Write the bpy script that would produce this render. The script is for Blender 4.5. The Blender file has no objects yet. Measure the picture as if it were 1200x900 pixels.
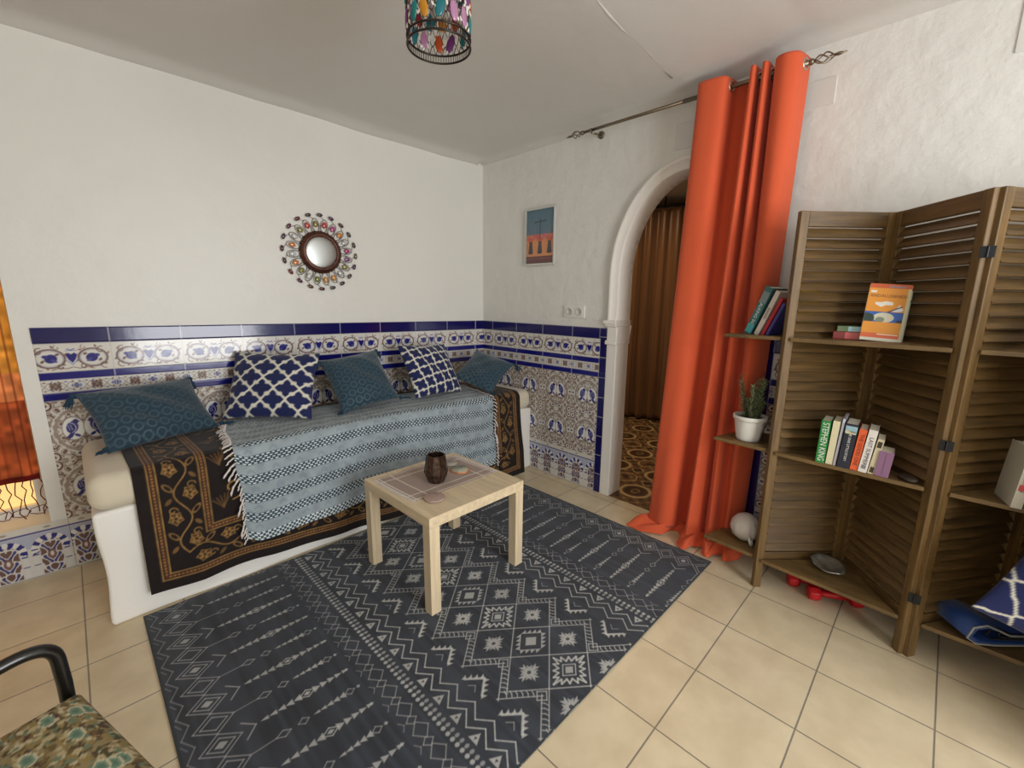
import bpy, bmesh, math, random
import numpy as np
from mathutils import Vector, Matrix
random.seed(7); rng = np.random.default_rng(7)
S = bpy.context.scene
COL = S.collection
PI = math.pi

# ------------------------------------------------------------------ camera
F_PX = 511.938
pt, ro, ya = math.radians(-11.08719), math.radians(0.59920), math.radians(44.73198)
dv = Vector((math.cos(ya)*math.cos(pt), math.sin(ya)*math.cos(pt), math.sin(pt)))
r0 = Vector((math.sin(ya), -math.cos(ya), 0)); u0 = r0.cross(dv)
rv = r0*math.cos(ro)+u0*math.sin(ro); uv = -r0*math.sin(ro)+u0*math.cos(ro)
cam = bpy.data.cameras.new('camera'); camo = bpy.data.objects.new('camera', cam); COL.objects.link(camo)
cam.sensor_width = 36; cam.lens = F_PX/1200*36; cam.clip_start = .02
camo.matrix_world = Matrix(((rv.x, uv.x, -dv.x, 0), (rv.y, uv.y, -dv.y, 0), (rv.z, uv.z, -dv.z, 1.3209), (0, 0, 0, 1)))
S.camera = camo

# ------------------------------------------------------------------ light and exposure
S.view_settings.view_transform = 'Standard'; S.view_settings.look = 'None'
S.view_settings.exposure = 0.0; S.view_settings.gamma = 1; S.view_settings.use_curve_mapping = False
W = bpy.data.worlds.new('world'); S.world = W; W.use_nodes = True
W.node_tree.nodes['Background'].inputs[0].default_value = (.75, .85, 1, 1)
W.node_tree.nodes['Background'].inputs[1].default_value = .6
def area(name, loc, direction, sx, sy, power, col, spread=180):
    l = bpy.data.lights.new(name, 'AREA'); l.shape = 'RECTANGLE'; l.size = sx; l.size_y = sy
    l.energy = power; l.color = col; l.spread = math.radians(spread)
    o = bpy.data.objects.new(name, l); COL.objects.link(o); o.location = loc
    o.rotation_euler = Vector(direction).to_track_quat('-Z', 'Y').to_euler(); return o
area('daylight_door', (.90, -2.16, 1.25), (0, 1, 0.0), 1.5, 1.8, 93, (.97, .985, 1))
area('fill_light_left', (-1.36, -.35, 1.45), (1, 0, 0), 1.5, 1.1, 7, (1, .97, .92))  # weak frontal fill, added on the unseen left side
area('hall_ceiling_light', (3.5, 2.0, 2.28), (0, 0, -1), .35, .35, 12, (1, .74, .48))
S.cycles.max_bounces = 8; S.cycles.diffuse_bounces = 5; S.cycles.glossy_bounces = 3
S.cycles.transmission_bounces = 4; S.cycles.transparent_max_bounces = 12
S.cycles.caustics_reflective = False; S.cycles.caustics_refractive = False
S.cycles.use_denoising = True
S.cycles.sample_clamp_indirect = 6

# ------------------------------------------------------------------ helpers
def lin(c):
    c = np.asarray(c, float)/255.
    return np.where(c <= .04045, c/12.92, ((c+.055)/1.055)**2.4)
def rgba(c):
    l = lin(c); return (float(l[0]), float(l[1]), float(l[2]), 1)
MATS = {}
def mat(name, col=(200, 200, 200), rough=.5, metal=0, bump=0, bscale=40, bdist=.004, mottle=0, mscale=6,
        attr=False, trans=0, emit=0, spec=.5, sheen=0, coat=0, wood=None, detail=4, transl=0, bump2=0, b2scale=200, alpha=1):
    if name in MATS: return MATS[name]
    m = bpy.data.materials.new(name); m.use_nodes = True; N = m.node_tree.nodes; L = m.node_tree.links
    B = N['Principled BSDF']; B.inputs['Base Color'].default_value = rgba(col)
    B.inputs['Roughness'].default_value = rough; B.inputs['Metallic'].default_value = metal
    B.inputs['Specular IOR Level'].default_value = spec
    B.inputs['Sheen Weight'].default_value = sheen; B.inputs['Coat Weight'].default_value = coat
    B.inputs['Transmission Weight'].default_value = trans
    B.inputs['Alpha'].default_value = alpha
    tc = N.new('ShaderNodeTexCoord'); src = None
    if attr:
        a = N.new('ShaderNodeAttribute'); a.attribute_name = 'Col'; src = a.outputs['Color']
    if wood:
        mp = N.new('ShaderNodeMapping'); mp.inputs['Scale'].default_value = wood; L.new(tc.outputs['Object'], mp.inputs[0])
        n = N.new('ShaderNodeTexNoise'); n.inputs['Scale'].default_value = 1; n.inputs['Detail'].default_value = 6; n.inputs['Roughness'].default_value = .65
        L.new(mp.outputs[0], n.inputs['Vector'])
        r = N.new('ShaderNodeValToRGB'); r.color_ramp.elements[0].position = .3; r.color_ramp.elements[1].position = .72
        r.color_ramp.elements[0].color = rgba([v*(1-mottle) for v in col]); r.color_ramp.elements[1].color = rgba([min(255, v*(1+mottle*.6)) for v in col])
        L.new(n.outputs['Fac'], r.inputs[0]); src = r.outputs[0]
    elif mottle:
        n = N.new('ShaderNodeTexNoise'); n.inputs['Scale'].default_value = mscale; n.inputs['Detail'].default_value = 5
        L.new(tc.outputs['Object'], n.inputs['Vector'])
        x = N.new('ShaderNodeMix'); x.data_type = 'RGBA'; x.blend_type = 'MULTIPLY'; x.inputs[0].default_value = 1
        r = N.new('ShaderNodeValToRGB'); r.color_ramp.elements[0].position = .3; r.color_ramp.elements[1].position = .7
        g = 1-mottle; r.color_ramp.elements[0].color = (g, g, g, 1); r.color_ramp.elements[1].color = (1, 1, 1, 1)
        L.new(n.outputs['Fac'], r.inputs[0]); L.new(r.outputs[0], x.inputs[7])
        if src: L.new(src, x.inputs[6])
        else: x.inputs[6].default_value = rgba(col)
        src = x.outputs[2]
    if src: L.new(src, B.inputs['Base Color'])
    if emit:
        B.inputs['Emission Strength'].default_value = emit
        if src: L.new(src, B.inputs['Emission Color'])
        else: B.inputs['Emission Color'].default_value = rgba(col)
    if bump:
        n = N.new('ShaderNodeTexNoise'); n.inputs['Scale'].default_value = bscale; n.inputs['Detail'].default_value = detail
        L.new(tc.outputs['Object'], n.inputs['Vector'])
        b = N.new('ShaderNodeBump'); b.inputs['Strength'].default_value = bump; b.inputs['Distance'].default_value = bdist
        L.new(n.outputs['Fac'], b.inputs['Height']); last = b
        if bump2:
            n2 = N.new('ShaderNodeTexNoise'); n2.inputs['Scale'].default_value = b2scale
            L.new(tc.outputs['Object'], n2.inputs['Vector'])
            b2 = N.new('ShaderNodeBump'); b2.inputs['Strength'].default_value = bump2; b2.inputs['Distance'].default_value = .002
            L.new(n2.outputs['Fac'], b2.inputs['Height']); L.new(b.outputs[0], b2.inputs['Normal']); last = b2
        L.new(last.outputs[0], B.inputs['Normal'])
    if transl:
        t = N.new('ShaderNodeBsdfTranslucent'); mx = N.new('ShaderNodeMixShader'); mx.inputs[0].default_value = transl
        if src: L.new(src, t.inputs[0])
        else: t.inputs[0].default_value = rgba(col)
        out = N['Material Output']; L.new(B.outputs[0], mx.inputs[1]); L.new(t.outputs[0], mx.inputs[2]); L.new(mx.outputs[0], out.inputs[0])
    MATS[name] = m; return m

def link(name, me, m=None, parent=None, smooth=False):
    o = bpy.data.objects.new(name, me); COL.objects.link(o)
    if m: me.materials.append(m)
    if smooth: me.shade_smooth()
    if parent: o.parent = parent
    return o
def tag(o, label=None, cat=None, group=None, kind=None):
    if label: o['label'] = label
    if cat: o['category'] = cat
    if group: o['group'] = group
    if kind: o['kind'] = kind
    return o
def empty(name, loc=(0, 0, 0), rz=0):
    o = bpy.data.objects.new(name, None); COL.objects.link(o); o.location = loc; o.rotation_euler = (0, 0, rz)
    o.empty_display_size = .05; return o
def bev(o, w=.003, seg=2):
    b = o.modifiers.new('bevel', 'BEVEL'); b.width = w; b.segments = seg; b.limit_method = 'ANGLE'; return o

class MB:
    """collects shapes into one mesh"""
    def __init__(s): s.v = []; s.f = []
    def add(s, vs, fs):
        k = len(s.v); s.v += [tuple(v) for v in vs]; s.f += [tuple(i+k for i in f) for f in fs]; return s
    def box(s, c, d, M=None):
        x, y, z = [k/2 for k in d]
        vs = [Vector((a*x, b*y, e*z)) for a in (-1, 1) for b in (-1, 1) for e in (-1, 1)]
        if M is not None: vs = [M @ v for v in vs]
        vs = [v+Vector(c) for v in vs]
        return s.add(vs, [(0, 1, 3, 2), (4, 6, 7, 5), (0, 4, 5, 1), (2, 3, 7, 6), (0, 2, 6, 4), (1, 5, 7, 3)])
    def tube(s, pts, r, n=8, closed=False, caps=True):
        pts = [Vector(p) for p in pts]; N = len(pts); rr = r if hasattr(r, '__len__') else [r]*N
        vs = []; prev = None
        for i, p in enumerate(pts):
            a = pts[(i-1) % N] if (closed or i > 0) else p; b = pts[(i+1) % N] if (closed or i < N-1) else p
            t = (b-a).normalized()
            if prev is None:
                q = Vector((0, 0, 1)) if abs(t.z) < .9 else Vector((1, 0, 0)); prev = t.cross(q).normalized()
            e = (prev-t*prev.dot(t)); e = e.normalized() if e.length > 1e-6 else t.orthogonal().normalized(); prev = e; g = t.cross(e)
            vs += [p+(e*math.cos(2*PI*j/n)+g*math.sin(2*PI*j/n))*rr[i] for j in range(n)]
        fs = []
        for i in range(N if closed else N-1):
            for j in range(n):
                a = i*n+j; b = i*n+(j+1) % n; c = ((i+1) % N)*n+(j+1) % n; d = ((i+1) % N)*n+j; fs.append((a, b, c, d))
        if caps and not closed: fs += [tuple(range(n))[::-1], tuple(range((N-1)*n, N*n))]
        return s.add(vs, fs)
    def lathe(s, prof, c=(0, 0, 0), n=32, ph=0, fn=None):
        vs = []
        for r, z in prof:
            for j in range(n):
                a = 2*PI*j/n+ph; k = fn(a, z) if fn else 1
                vs.append((c[0]+r*k*math.cos(a), c[1]+r*k*math.sin(a), c[2]+z))
        fs = [(i*n+j, i*n+(j+1) % n, (i+1)*n+(j+1) % n, (i+1)*n+j) for i in range(len(prof)-1) for j in range(n)]
        if prof[0][0] > 1e-5: fs.append(tuple(range(n))[::-1])
        if prof[-1][0] > 1e-5: fs.append(tuple(range((len(prof)-1)*n, len(prof)*n)))
        return s.add(vs, fs)
    def prism(s, poly, z0, z1):
        n = len(poly); vs = [(x, y, z0) for x, y in poly]+[(x, y, z1) for x, y in poly]
        fs = [tuple(range(n))[::-1], tuple(range(n, 2*n))]+[(i, (i+1) % n, n+(i+1) % n, n+i) for i in range(n)]
        return s.add(vs, fs)
    def ball(s, c, r, n=12, M=None, k=8):
        rr = r if hasattr(r, '__len__') else (r, r, r); vs = []
        for i in range(k+1):
            th = PI*i/k
            for j in range(n):
                a = 2*PI*j/n; v = Vector((rr[0]*math.sin(th)*math.cos(a), rr[1]*math.sin(th)*math.sin(a), rr[2]*math.cos(th)))
                if M is not None: v = M @ v
                vs.append(v+Vector(c))
        return s.add(vs, [(i*n+j, (i+1)*n+j, (i+1)*n+(j+1) % n, i*n+(j+1) % n) for i in range(k) for j in range(n)])
    def build(s, name, m=None, parent=None, smooth=False, M=None):
        me = bpy.data.meshes.new(name); me.from_pydata([tuple(v) for v in s.v], [], s.f)
        bm = bmesh.new(); bm.from_mesh(me); bmesh.ops.remove_doubles(bm, verts=bm.verts, dist=1e-6)
        bmesh.ops.recalc_face_normals(bm, faces=bm.faces); bm.to_mesh(me); bm.free()
        if M is not None: me.transform(M)
        me.update(); return link(name, me, m, parent, smooth)

def grid(name, P, C=None, m=None, parent=None, smooth=True, close_u=False, thick=0, flip=False):
    """P[ny,nx,3] point grid -> mesh with a per-point colour layer"""
    ny, nx = P.shape[:2]; me = bpy.data.meshes.new(name)
    idx = np.arange(ny*nx).reshape(ny, nx)
    q = np.stack([idx[:-1, :-1], idx[:-1, 1:], idx[1:, 1:], idx[1:, :-1]], -1).reshape(-1, 4)
    if flip: q = q[:, ::-1]
    me.vertices.add(ny*nx); me.vertices.foreach_set('co', P.reshape(-1).astype(np.float32))
    me.loops.add(q.size); me.loops.foreach_set('vertex_index', q.reshape(-1).astype(np.int32))
    me.polygons.add(len(q)); me.polygons.foreach_set('loop_start', np.arange(0, q.size, 4, dtype=np.int32))
    me.update(calc_edges=True); me.validate()
    if C is not None:
        a = me.attributes.new('Col', 'FLOAT_COLOR', 'POINT')
        cc = np.ones((ny*nx, 4), np.float32); cc[:, :3] = lin(np.clip(C.reshape(-1, 3), 0, 255)); a.data.foreach_set('color', cc.reshape(-1))
    o = link(name, me, m, parent, smooth)
    if thick:
        s = o.modifiers.new('solid', 'SOLIDIFY'); s.thickness = thick; s.offset = -1
    return o

def vnoise(ny, nx, cy, cx, seed=0):
    """smooth value noise, cy x cx cells"""
    g = np.random.default_rng(seed).random((cy+2, cx+2))
    y = np.linspace(0, cy, ny); x = np.linspace(0, cx, nx); iy = np.minimum(y.astype(int), cy); ix = np.minimum(x.astype(int), cx)
    fy = (y-iy)[:, None]; fx = (x-ix)[None]; fy = fy*fy*(3-2*fy); fx = fx*fx*(3-2*fx)
    a = g[iy][:, ix]; b = g[iy][:, ix+1]; c = g[iy+1][:, ix]; d = g[iy+1][:, ix+1]
    return (a*(1-fx)+b*fx)*(1-fy)+(c*(1-fx)+d*fx)*fy

class Cv:
    """a painted surface in metres; one colour per grid point"""
    def __init__(s, w, h, res, bg):
        s.nx = int(round(w/res))+1; s.ny = int(round(h/res))+1; s.w = w; s.h = h
        s.x = np.linspace(0, w, s.nx); s.y = np.linspace(0, h, s.ny); s.res = w/(s.nx-1)
        s.C = np.empty((s.ny, s.nx, 3)); s.C[:] = bg
    def win(s, x0, x1, y0, y1):
        p = s.res*1.5
        i0, i1 = np.searchsorted(s.x, [x0-p, x1+p]); j0, j1 = np.searchsorted(s.y, [y0-p, y1+p])
        if i1 <= i0 or j1 <= j0: return None
        sl = (slice(j0, j1), slice(i0, i1)); return sl, s.x[None, i0:i1], s.y[j0:j1, None]
    def put(s, sl, a, col, al=1):
        a = (np.clip(a, 0, 1)*al)[..., None]; s.C[sl] = s.C[sl]*(1-a)+np.asarray(col, float)*a
    def seg(s, p, q, w, col, al=1):
        k = s.win(min(p[0], q[0])-w, max(p[0], q[0])+w, min(p[1], q[1])-w, max(p[1], q[1])+w)
        if not k: return
        sl, X, Y = k; dx, dy = q[0]-p[0], q[1]-p[1]; L = dx*dx+dy*dy+1e-12
        t = np.clip(((X-p[0])*dx+(Y-p[1])*dy)/L, 0, 1); d = np.hypot(X-p[0]-t*dx, Y-p[1]-t*dy)
        s.put(sl, (w/2-d)/s.res+.5, col, al)
    def line(s, pts, w, col, closed=False, al=1):
        n = len(pts)
        for i in range(n if closed else n-1): s.seg(pts[i], pts[(i+1) % n], w, col, al)
    def ell(s, c, rx, ry, col, rot=0, al=1, ring=0):
        R = max(rx, ry)+ring; k = s.win(c[0]-R, c[0]+R, c[1]-R, c[1]+R)
        if not k: return
        sl, X, Y = k; ca, sa = math.cos(rot), math.sin(rot); U = ((X-c[0])*ca+(Y-c[1])*sa)/rx; V = (-(X-c[0])*sa+(Y-c[1])*ca)/ry
        d = (np.hypot(U, V)-1)*min(rx, ry)
        s.put(sl, ((ring/2-np.abs(d)) if ring else -d)/s.res+.5, col, al)
    def poly(s, pts, col, al=1):
        xs = [p[0] for p in pts]; ys = [p[1] for p in pts]; k = s.win(min(xs), max(xs), min(ys), max(ys))
        if not k: return
        sl, X, Y = k; ins = np.zeros((Y.shape[0], X.shape[1]), bool); dm = np.full(ins.shape, 9.)
        n = len(pts)
        for i in range(n):
            (x1, y1), (x2, y2) = pts[i], pts[(i+1) % n]
            with np.errstate(all='ignore'):
                c = ((y1 > Y) != (y2 > Y)) & (X < (x2-x1)*(Y-y1)/((y2-y1) if y2 != y1 else 1e-9)+x1)
            ins ^= c
            dx, dy = x2-x1, y2-y1; t = np.clip(((X-x1)*dx+(Y-y1)*dy)/(dx*dx+dy*dy+1e-12), 0, 1)
            dm = np.minimum(dm, np.hypot(X-x1-t*dx, Y-y1-t*dy))
        s.put(sl, np.where(ins, dm, -dm)/s.res+.5, col, al)
    def rect(s, x0, y0, x1, y1, col, al=1): s.poly([(x0, y0), (x1, y0), (x1, y1), (x0, y1)], col, al)
def arc(c, r, a0, a1, n=10): return [(c[0]+r*math.cos(a0+(a1-a0)*i/n), c[1]+r*math.sin(a0+(a1-a0)*i/n)) for i in range(n+1)]
def spiral(c, r0, r1, a0, a1, n=14): return [(c[0]+(r0+(r1-r0)*i/n)*math.cos(a0+(a1-a0)*i/n), c[1]+(r0+(r1-r0)*i/n)*math.sin(a0+(a1-a0)*i/n)) for i in range(n+1)]
def text_mesh(name, body, size, m, M, parent=None, depth=.0006, align='CENTER', xs=1):
    c = bpy.data.curves.new('t', 'FONT'); c.body = body; c.size = size; c.extrude = depth; c.align_x = align; c.align_y = 'CENTER'; c.resolution_u = 3
    t = bpy.data.objects.new('t', c); COL.objects.link(t); dg = bpy.context.evaluated_depsgraph_get(); dg.update()
    me = bpy.data.meshes.new_from_object(t.evaluated_get(dg)); bpy.data.objects.remove(t)
    me.name = name; me.transform(Matrix.Diagonal((xs, 1, 1, 1))); me.transform(M); me.materials.clear(); return link(name, me, m, parent)

# ------------------------------------------------------------------ room constants
XB = 2.455                       # plane of the right hand wall (with the arch)
def yA(x): return 2.78+(XB-x)*.0425   # plane of the wall behind the bench, slightly skew
def ceil_z(x, y):
    z = 2.385+.03*np.clip((1.6-x)/1.6, 0, 1)+.045*np.clip((1.1-y)/.5, 0, 1)-.02*np.clip((y-1.1)/1.4, 0, 1)*np.clip((x-1.2)/1.2, 0, 1)
    return z

M_wall = mat('white_plaster', (226, 224, 217), .42, bump=.35, bscale=5, bdist=.02, bump2=.15, b2scale=90, mottle=.04, mscale=2)
M_wallB = mat('rough_white_plaster', (222, 220, 214), .5, bump=.6, bscale=11, bdist=.014, bump2=.25, b2scale=60, mottle=.05, mscale=3, detail=6)
M_ceil = mat('ceiling_plaster', (212, 209, 203), .6, bump=.3, bscale=4, bdist=.02, mottle=.04, mscale=1.5)
M_glaze = mat('glazed_tile', attr=True, rough=.12, spec=.6, bump=.1, bscale=30, bdist=.002)
M_plain = mat('smooth_white_plaster', (232, 229, 222), .45, bump=.3, bscale=25, bdist=.004)

# floor: beige square tiles
def floor_mat():
    m = bpy.data.materials.new('beige_floor_tile'); m.use_nodes = True; N = m.node_tree.nodes; L = m.node_tree.links; B = N['Principled BSDF']
    tc = N.new('ShaderNodeTexCoord'); mp = N.new('ShaderNodeMapping'); mp.inputs['Location'].default_value = (-(1.1345-.3115*10), -(.1635-.3125*10), 0)
    L.new(tc.outputs['Object'], mp.inputs[0])
    b = N.new('ShaderNodeTexBrick'); b.offset = 0; b.squash = 1; b.inputs['Scale'].default_value = 1
    b.inputs['Brick Width'].default_value = .3115; b.inputs['Row Height'].default_value = .3125; b.inputs['Mortar Size'].default_value = .0028; b.inputs['Mortar Smooth'].default_value = .3
    b.inputs['Color1'].default_value = rgba((222, 206, 174)); b.inputs['Color2'].default_value = rgba((217, 200, 168)); b.inputs['Mortar'].default_value = rgba((142, 134, 120))
    L.new(mp.outputs[0], b.inputs['Vector'])
    n = N.new('ShaderNodeTexNoise'); n.inputs['Scale'].default_value = 9; n.inputs['Detail'].default_value = 8; L.new(tc.outputs['Object'], n.inputs['Vector'])
    r = N.new('ShaderNodeValToRGB'); r.color_ramp.elements[0].position = .35; r.color_ramp.elements[1].position = .65
    r.color_ramp.elements[0].color = (.88, .86, .83, 1); r.color_ramp.elements[1].color = (1, 1, 1, 1); L.new(n.outputs['Fac'], r.inputs[0])
    x = N.new('ShaderNodeMix'); x.data_type = 'RGBA'; x.blend_type = 'MULTIPLY'; x.inputs[0].default_value = 1
    L.new(b.outputs['Color'], x.inputs[6]); L.new(r.outputs[0], x.inputs[7]); L.new(x.outputs[2], B.inputs['Base Color'])
    bp = N.new('ShaderNodeBump'); bp.inputs['Strength'].default_value = .5; bp.inputs['Distance'].default_value = .002; bp.invert = True
    L.new(b.outputs['Fac'], bp.inputs['Height']); L.new(bp.outputs[0], B.inputs['Normal']); B.inputs['Roughness'].default_value = .33
    return m
fl = MB().box((.5275, .3, -.05), (3.87, 5.2, .1)).build('floor', floor_mat()); tag(fl, kind='structure')

# ceiling with slightly wavy plaster and a raised seam
xs = np.linspace(-1.45, 2.6, 160); ys = np.linspace(-2.25, 3.05, 210); X, Y = np.meshgrid(xs, ys)
Z = ceil_z(X, Y)+.012*(vnoise(210, 160, 9, 7, 3)-.5)
dA = (2.78+(XB-X)*.0425)-Y
Z = Z-.035*np.clip(1-dA/.12, 0, 1)**2*(X < 2.4)-.03*np.clip(1-(XB-X)/.09, 0, 1)**2
grid('ceiling', np.stack([X, Y, Z], -1), None, M_ceil, thick=-.06); tag(bpy.data.objects['ceiling'], kind='structure')
# seam as a thin plaster ridge
SX = (1.10, 1.055, 2.22, 1.126)
pts = [(SX[0]+(SX[2]-SX[0])*i/9+.006*math.sin(i*2.3), SX[1]+(SX[3]-SX[1])*i/9+.006*math.sin(i*1.7), 0) for i in range(10)]
pts = [(x, y, float(ceil_z(x, y))+.0055) for x, y, _ in pts]
tr = MB().tube(pts, [.009+.004*random.random() for _ in pts], 8).build('trim_4', M_ceil, None, True); tag(tr, kind='structure')

# wall behind the bench (wall_back) with a window opening at its left end
HW = 2.6
def wallA_box(mb, x0, x1, z0, z1, t=.28):
    p = [(x0, yA(x0)), (x1, yA(x1)), (x1, yA(x1)+t), (x0, yA(x0)+t)]; mb.prism(p, z0, z1)
WX = -.182
mb = MB(); wallA_box(mb, WX, 2.60, 0, HW); wallA_box(mb, -1.0, WX, 0, .255); wallA_box(mb, -1.0, WX, 2.02, HW); wallA_box(mb, -1.5, -1.0, 0, HW)
tag(mb.build('wall_back', M_wall), kind='structure')
# wall with the arch (wall_right)
YL, YR, ZS, AH = 1.490, .722, 1.46, .55
yc, aw = (YL+YR)/2, (YL-YR)/2
def arch_pt(a, off=0): return (yc+(aw+off)*math.cos(a), ZS+(AH+off)*math.sin(a))
ap = [arch_pt(PI*i/28) for i in range(29)]
mb = MB()
def wbx(y0, y1, z0, z1): mb.box((XB+.07, (y0+y1)/2, (z0+z1)/2), (.14, y1-y0, z1-z0))
wbx(YL, 3.06, 0, HW); wbx(-2.3, YR, 0, HW)
for i in range(28):              # wall above the arch, one wedge per step of the curve
    (y0, z0), (y1, z1) = ap[i+1], ap[i]
    mb.add([(x, y, z) for x in (XB, XB+.14) for y, z in ((y0, z0), (y1, z1), (y1, HW), (y0, HW))], [(0, 1, 2, 3), (7, 6, 5, 4), (0, 4, 5, 1), (3, 2, 6, 7)])
bm = bmesh.new(); me = bpy.data.meshes.new('wall_right'); me.from_pydata(mb.v, [], mb.f); bm.from_mesh(me); bmesh.ops.remove_doubles(bm, verts=bm.verts, dist=1e-5)
bmesh.ops.recalc_face_normals(bm, faces=bm.faces); bm.to_mesh(me); bm.free()
tag(link('wall_right', me, M_wallB), kind='structure')
# rear wall with the daylight opening; left wall's opening is added for fill
mb = MB().box((-.7, -2.25, 1.3), (1.6, .1, 2.6)).box((2.33, -2.25, 1.3), (.4, .1, 2.6)).box((1.1, -2.25, 2.4), (2.2, .1, .45)).box((1.1, -2.25, .12), (2.2, .1, .24))
tag(mb.build('wall_front', M_wall), kind='structure')
mb = MB().box((-1.45, -1.75, 1.3), (.1, 1.1, 2.6)).box((-1.45, 1.75, 1.3), (.1, 2.7, 2.6)).box((-1.45, -.35, .4), (.1, 1.8, .8)).box((-1.45, -.35, 2.3), (.1, 1.8, .6))
tag(mb.build('wall_left', M_wall), kind='structure')
def win_frame(name, c, w, h, ax):
    mb = MB(); t = .05
    for s in (-1, 1):
        o = Vector((s*w/2, 0, 0)) if ax == 'x' else Vector((0, s*w/2, 0)); mb.box(Vector(c)+o, (t, t, h+t))
        mb.box(Vector(c)+Vector((0, 0, s*h/2)), (w, t, t) if ax == 'x' else (t, w, t))
    mb.box(c, (t, t, h))
    tag(mb.build(name, mat('white_window_paint', (230, 230, 226), .35)), kind='structure')
tag(MB().box((2.10, -.64, .67), (.71, .08, 1.34)).build('wall_added_shade', M_wall), kind='structure')  # low wall added out of frame to shade the screen's right bay
win_frame('window_2', (1.10, -2.22, 1.22), 2.0, 1.9, 'x'); win_frame('window_added_fill', (-1.42, -.35, 1.4), 1.7, 1.1, 'y')  # rear frame, then the left one added around the fill light

# arch moulding, jamb and capitals
def arch_strip(prof, a0=0, a1=PI, n=40):
    """prof = list of (offset from the opening, proud of the wall)"""
    vs = []
    for i in range(n+1):
        a = a0+(a1-a0)*i/n
        for off, pr in prof:
            y, z = arch_pt(a, off); vs.append((XB-pr, y, z))
    k = len(prof); return vs, [(i*k+j, i*k+j+1, (i+1)*k+j+1, (i+1)*k+j) for i in range(n) for j in range(k-1)]
mb = MB(); prof = [(.0, -.14), (-.002, .018), (.006, .022), (.038, .022), (.043, .03), (.055, .034), (.066, .03), (.072, .018), (.076, 0)]
vs, fs = arch_strip(prof); mb.add(vs, fs)
for sgn, yy in ((1, YL), (-1, YR)):
    vv = [(XB-pr, yy+sgn*off, z) for z in (1.19, ZS) for off, pr in prof]; k = len(prof)
    mb.add(vv, [(j, j+1, k+j+1, k+j) for j in range(k-1)])
o = mb.build('trim_1', M_plain, None, True); tag(o, kind='structure')
mb = MB()
for sgn, yy in ((1, YL), (-1, YR)):
    # capital and plain jamb below it
    for z0, z1, o2, pr in ((1.165, 1.19, .088, .04), (1.15, 1.168, .08, .032), (1.06, 1.15, .068, .02), (1.035, 1.062, .076, .028)):
        y0, y1 = yy-sgn*.006, yy+sgn*o2; mb.box((XB-pr+(.146+pr)/2, (y0+y1)/2, (z0+z1)/2), (.146+pr, abs(y1-y0), z1-z0))
    y0, y1 = yy-sgn*.003, yy+sgn*.07; mb.box((XB-.012+.076, (y0+y1)/2, .52), (.152, abs(y1-y0), 1.04))
o = bev(mb.build('trim_2', M_plain), .006, 3); tag(o, kind='structure')

# ------------------------------------------------------------------ tiled dado
BL = (24, 24, 112); DB = (20, 18, 84); WH = (214, 211, 203); BR = (112, 84, 76); GR = (150, 140, 132); LB = (120, 128, 178)
def big_tile(c, x0, z0, w=.279, h=.279):
    k = c.win(x0, x0+w, z0, z0+h)
    if not k: return
    sl, X, Y = k; u = np.abs((X-x0)/w*2-1); v = (Y-z0)/h*2-1; va = np.abs(v); inb = ((X >= x0) & (X <= x0+w) & (Y >= z0) & (Y <= z0+h))
    g = np.cos(15*u+2.6*np.cos(12*va+1))+np.cos(15*va+2.6*np.cos(12*u)); g2 = np.sin(27*u+3*np.sin(9*va))*np.sin(25*va+3*np.sin(11*u))
    c.put(sl, np.ones_like(g)*inb, (206, 201, 192)); c.put(sl, (.75-np.abs(g))*3*inb, (138, 124, 114), .9); c.put(sl, (g-1.15)*4*inb, BR, .95); c.put(sl, (g2-.5)*4*inb, (104, 80, 74), .8)
    cx, cz = x0+w/2, z0+h*.52
    c.ell((cx, cz-.02*w), .35*w, .37*w, (148, 134, 124), ring=.010); c.ell((cx, cz-.02*w), .39*w, .41*w, (208, 203, 196), ring=.005)
    for s in (-1, 1):           # corner rosettes
        for t in (0, 1):
            px, pz = cx+s*w*.42, z0+t*h+(.07*h if t == 0 else -.07*h)
            c.ell((px, pz), .026, .026, (212, 206, 198)); c.ell((px, pz), .020, .020, (92, 58, 52), ring=.007); c.ell((px, pz), .007, .007, (92, 58, 52))
        c.ell((x0+(w if s > 0 else 0)-s*.020, cz), .017, .020, WH, al=.9); c.ell((x0+(w if s > 0 else 0)-s*.018, cz), .009, .006, (60, 58, 104))
        c.ell((cx+s*.028, z0+.026), .017, .011, WH, al=.9); c.ell((cx+s*.028, z0+.026), .010, .006, (60, 58, 104))
        # pair of birds, tails down, in white medallions
        q = cx+s*.037
        c.ell((q, cz), .039, .055, (222, 220, 216)); c.ell((q, cz), .039, .055, (128, 116, 108), ring=.003)
        c.ell((q+s*.004, cz+.006), .020, .028, (30, 30, 108), rot=s*.25); c.ell((q-s*.010, cz+.032), .010, .011, (30, 30, 108)); c.poly([(q-s*.018, cz+.034), (q-s*.026, cz+.030), (q-s*.018, cz+.028)], (30, 30, 108))
        c.poly([(q+s*.006, cz-.012), (q+s*.030, cz-.040), (q+s*.020, cz-.046), (q+s*.008, cz-.040), (q-s*.004, cz-.014)], (30, 30, 108)); c.line(arc((q+s*.018, cz+.004), .026, PI/2 if s > 0 else PI/2, 1.35*PI if s > 0 else -.35*PI, 8), .003, (196, 198, 212))
        c.ell((q-s*.010, cz-.034), .012, .006, (30, 30, 108), rot=s*.6)
        for i in range(2): c.seg((q+s*(.004+.009*i), cz-.006), (q+s*(.010+.009*i), cz+.020), .0026, (184, 186, 206))
    c.seg((cx, z0+.03), (cx, cz-.03), .005, BR)
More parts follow.
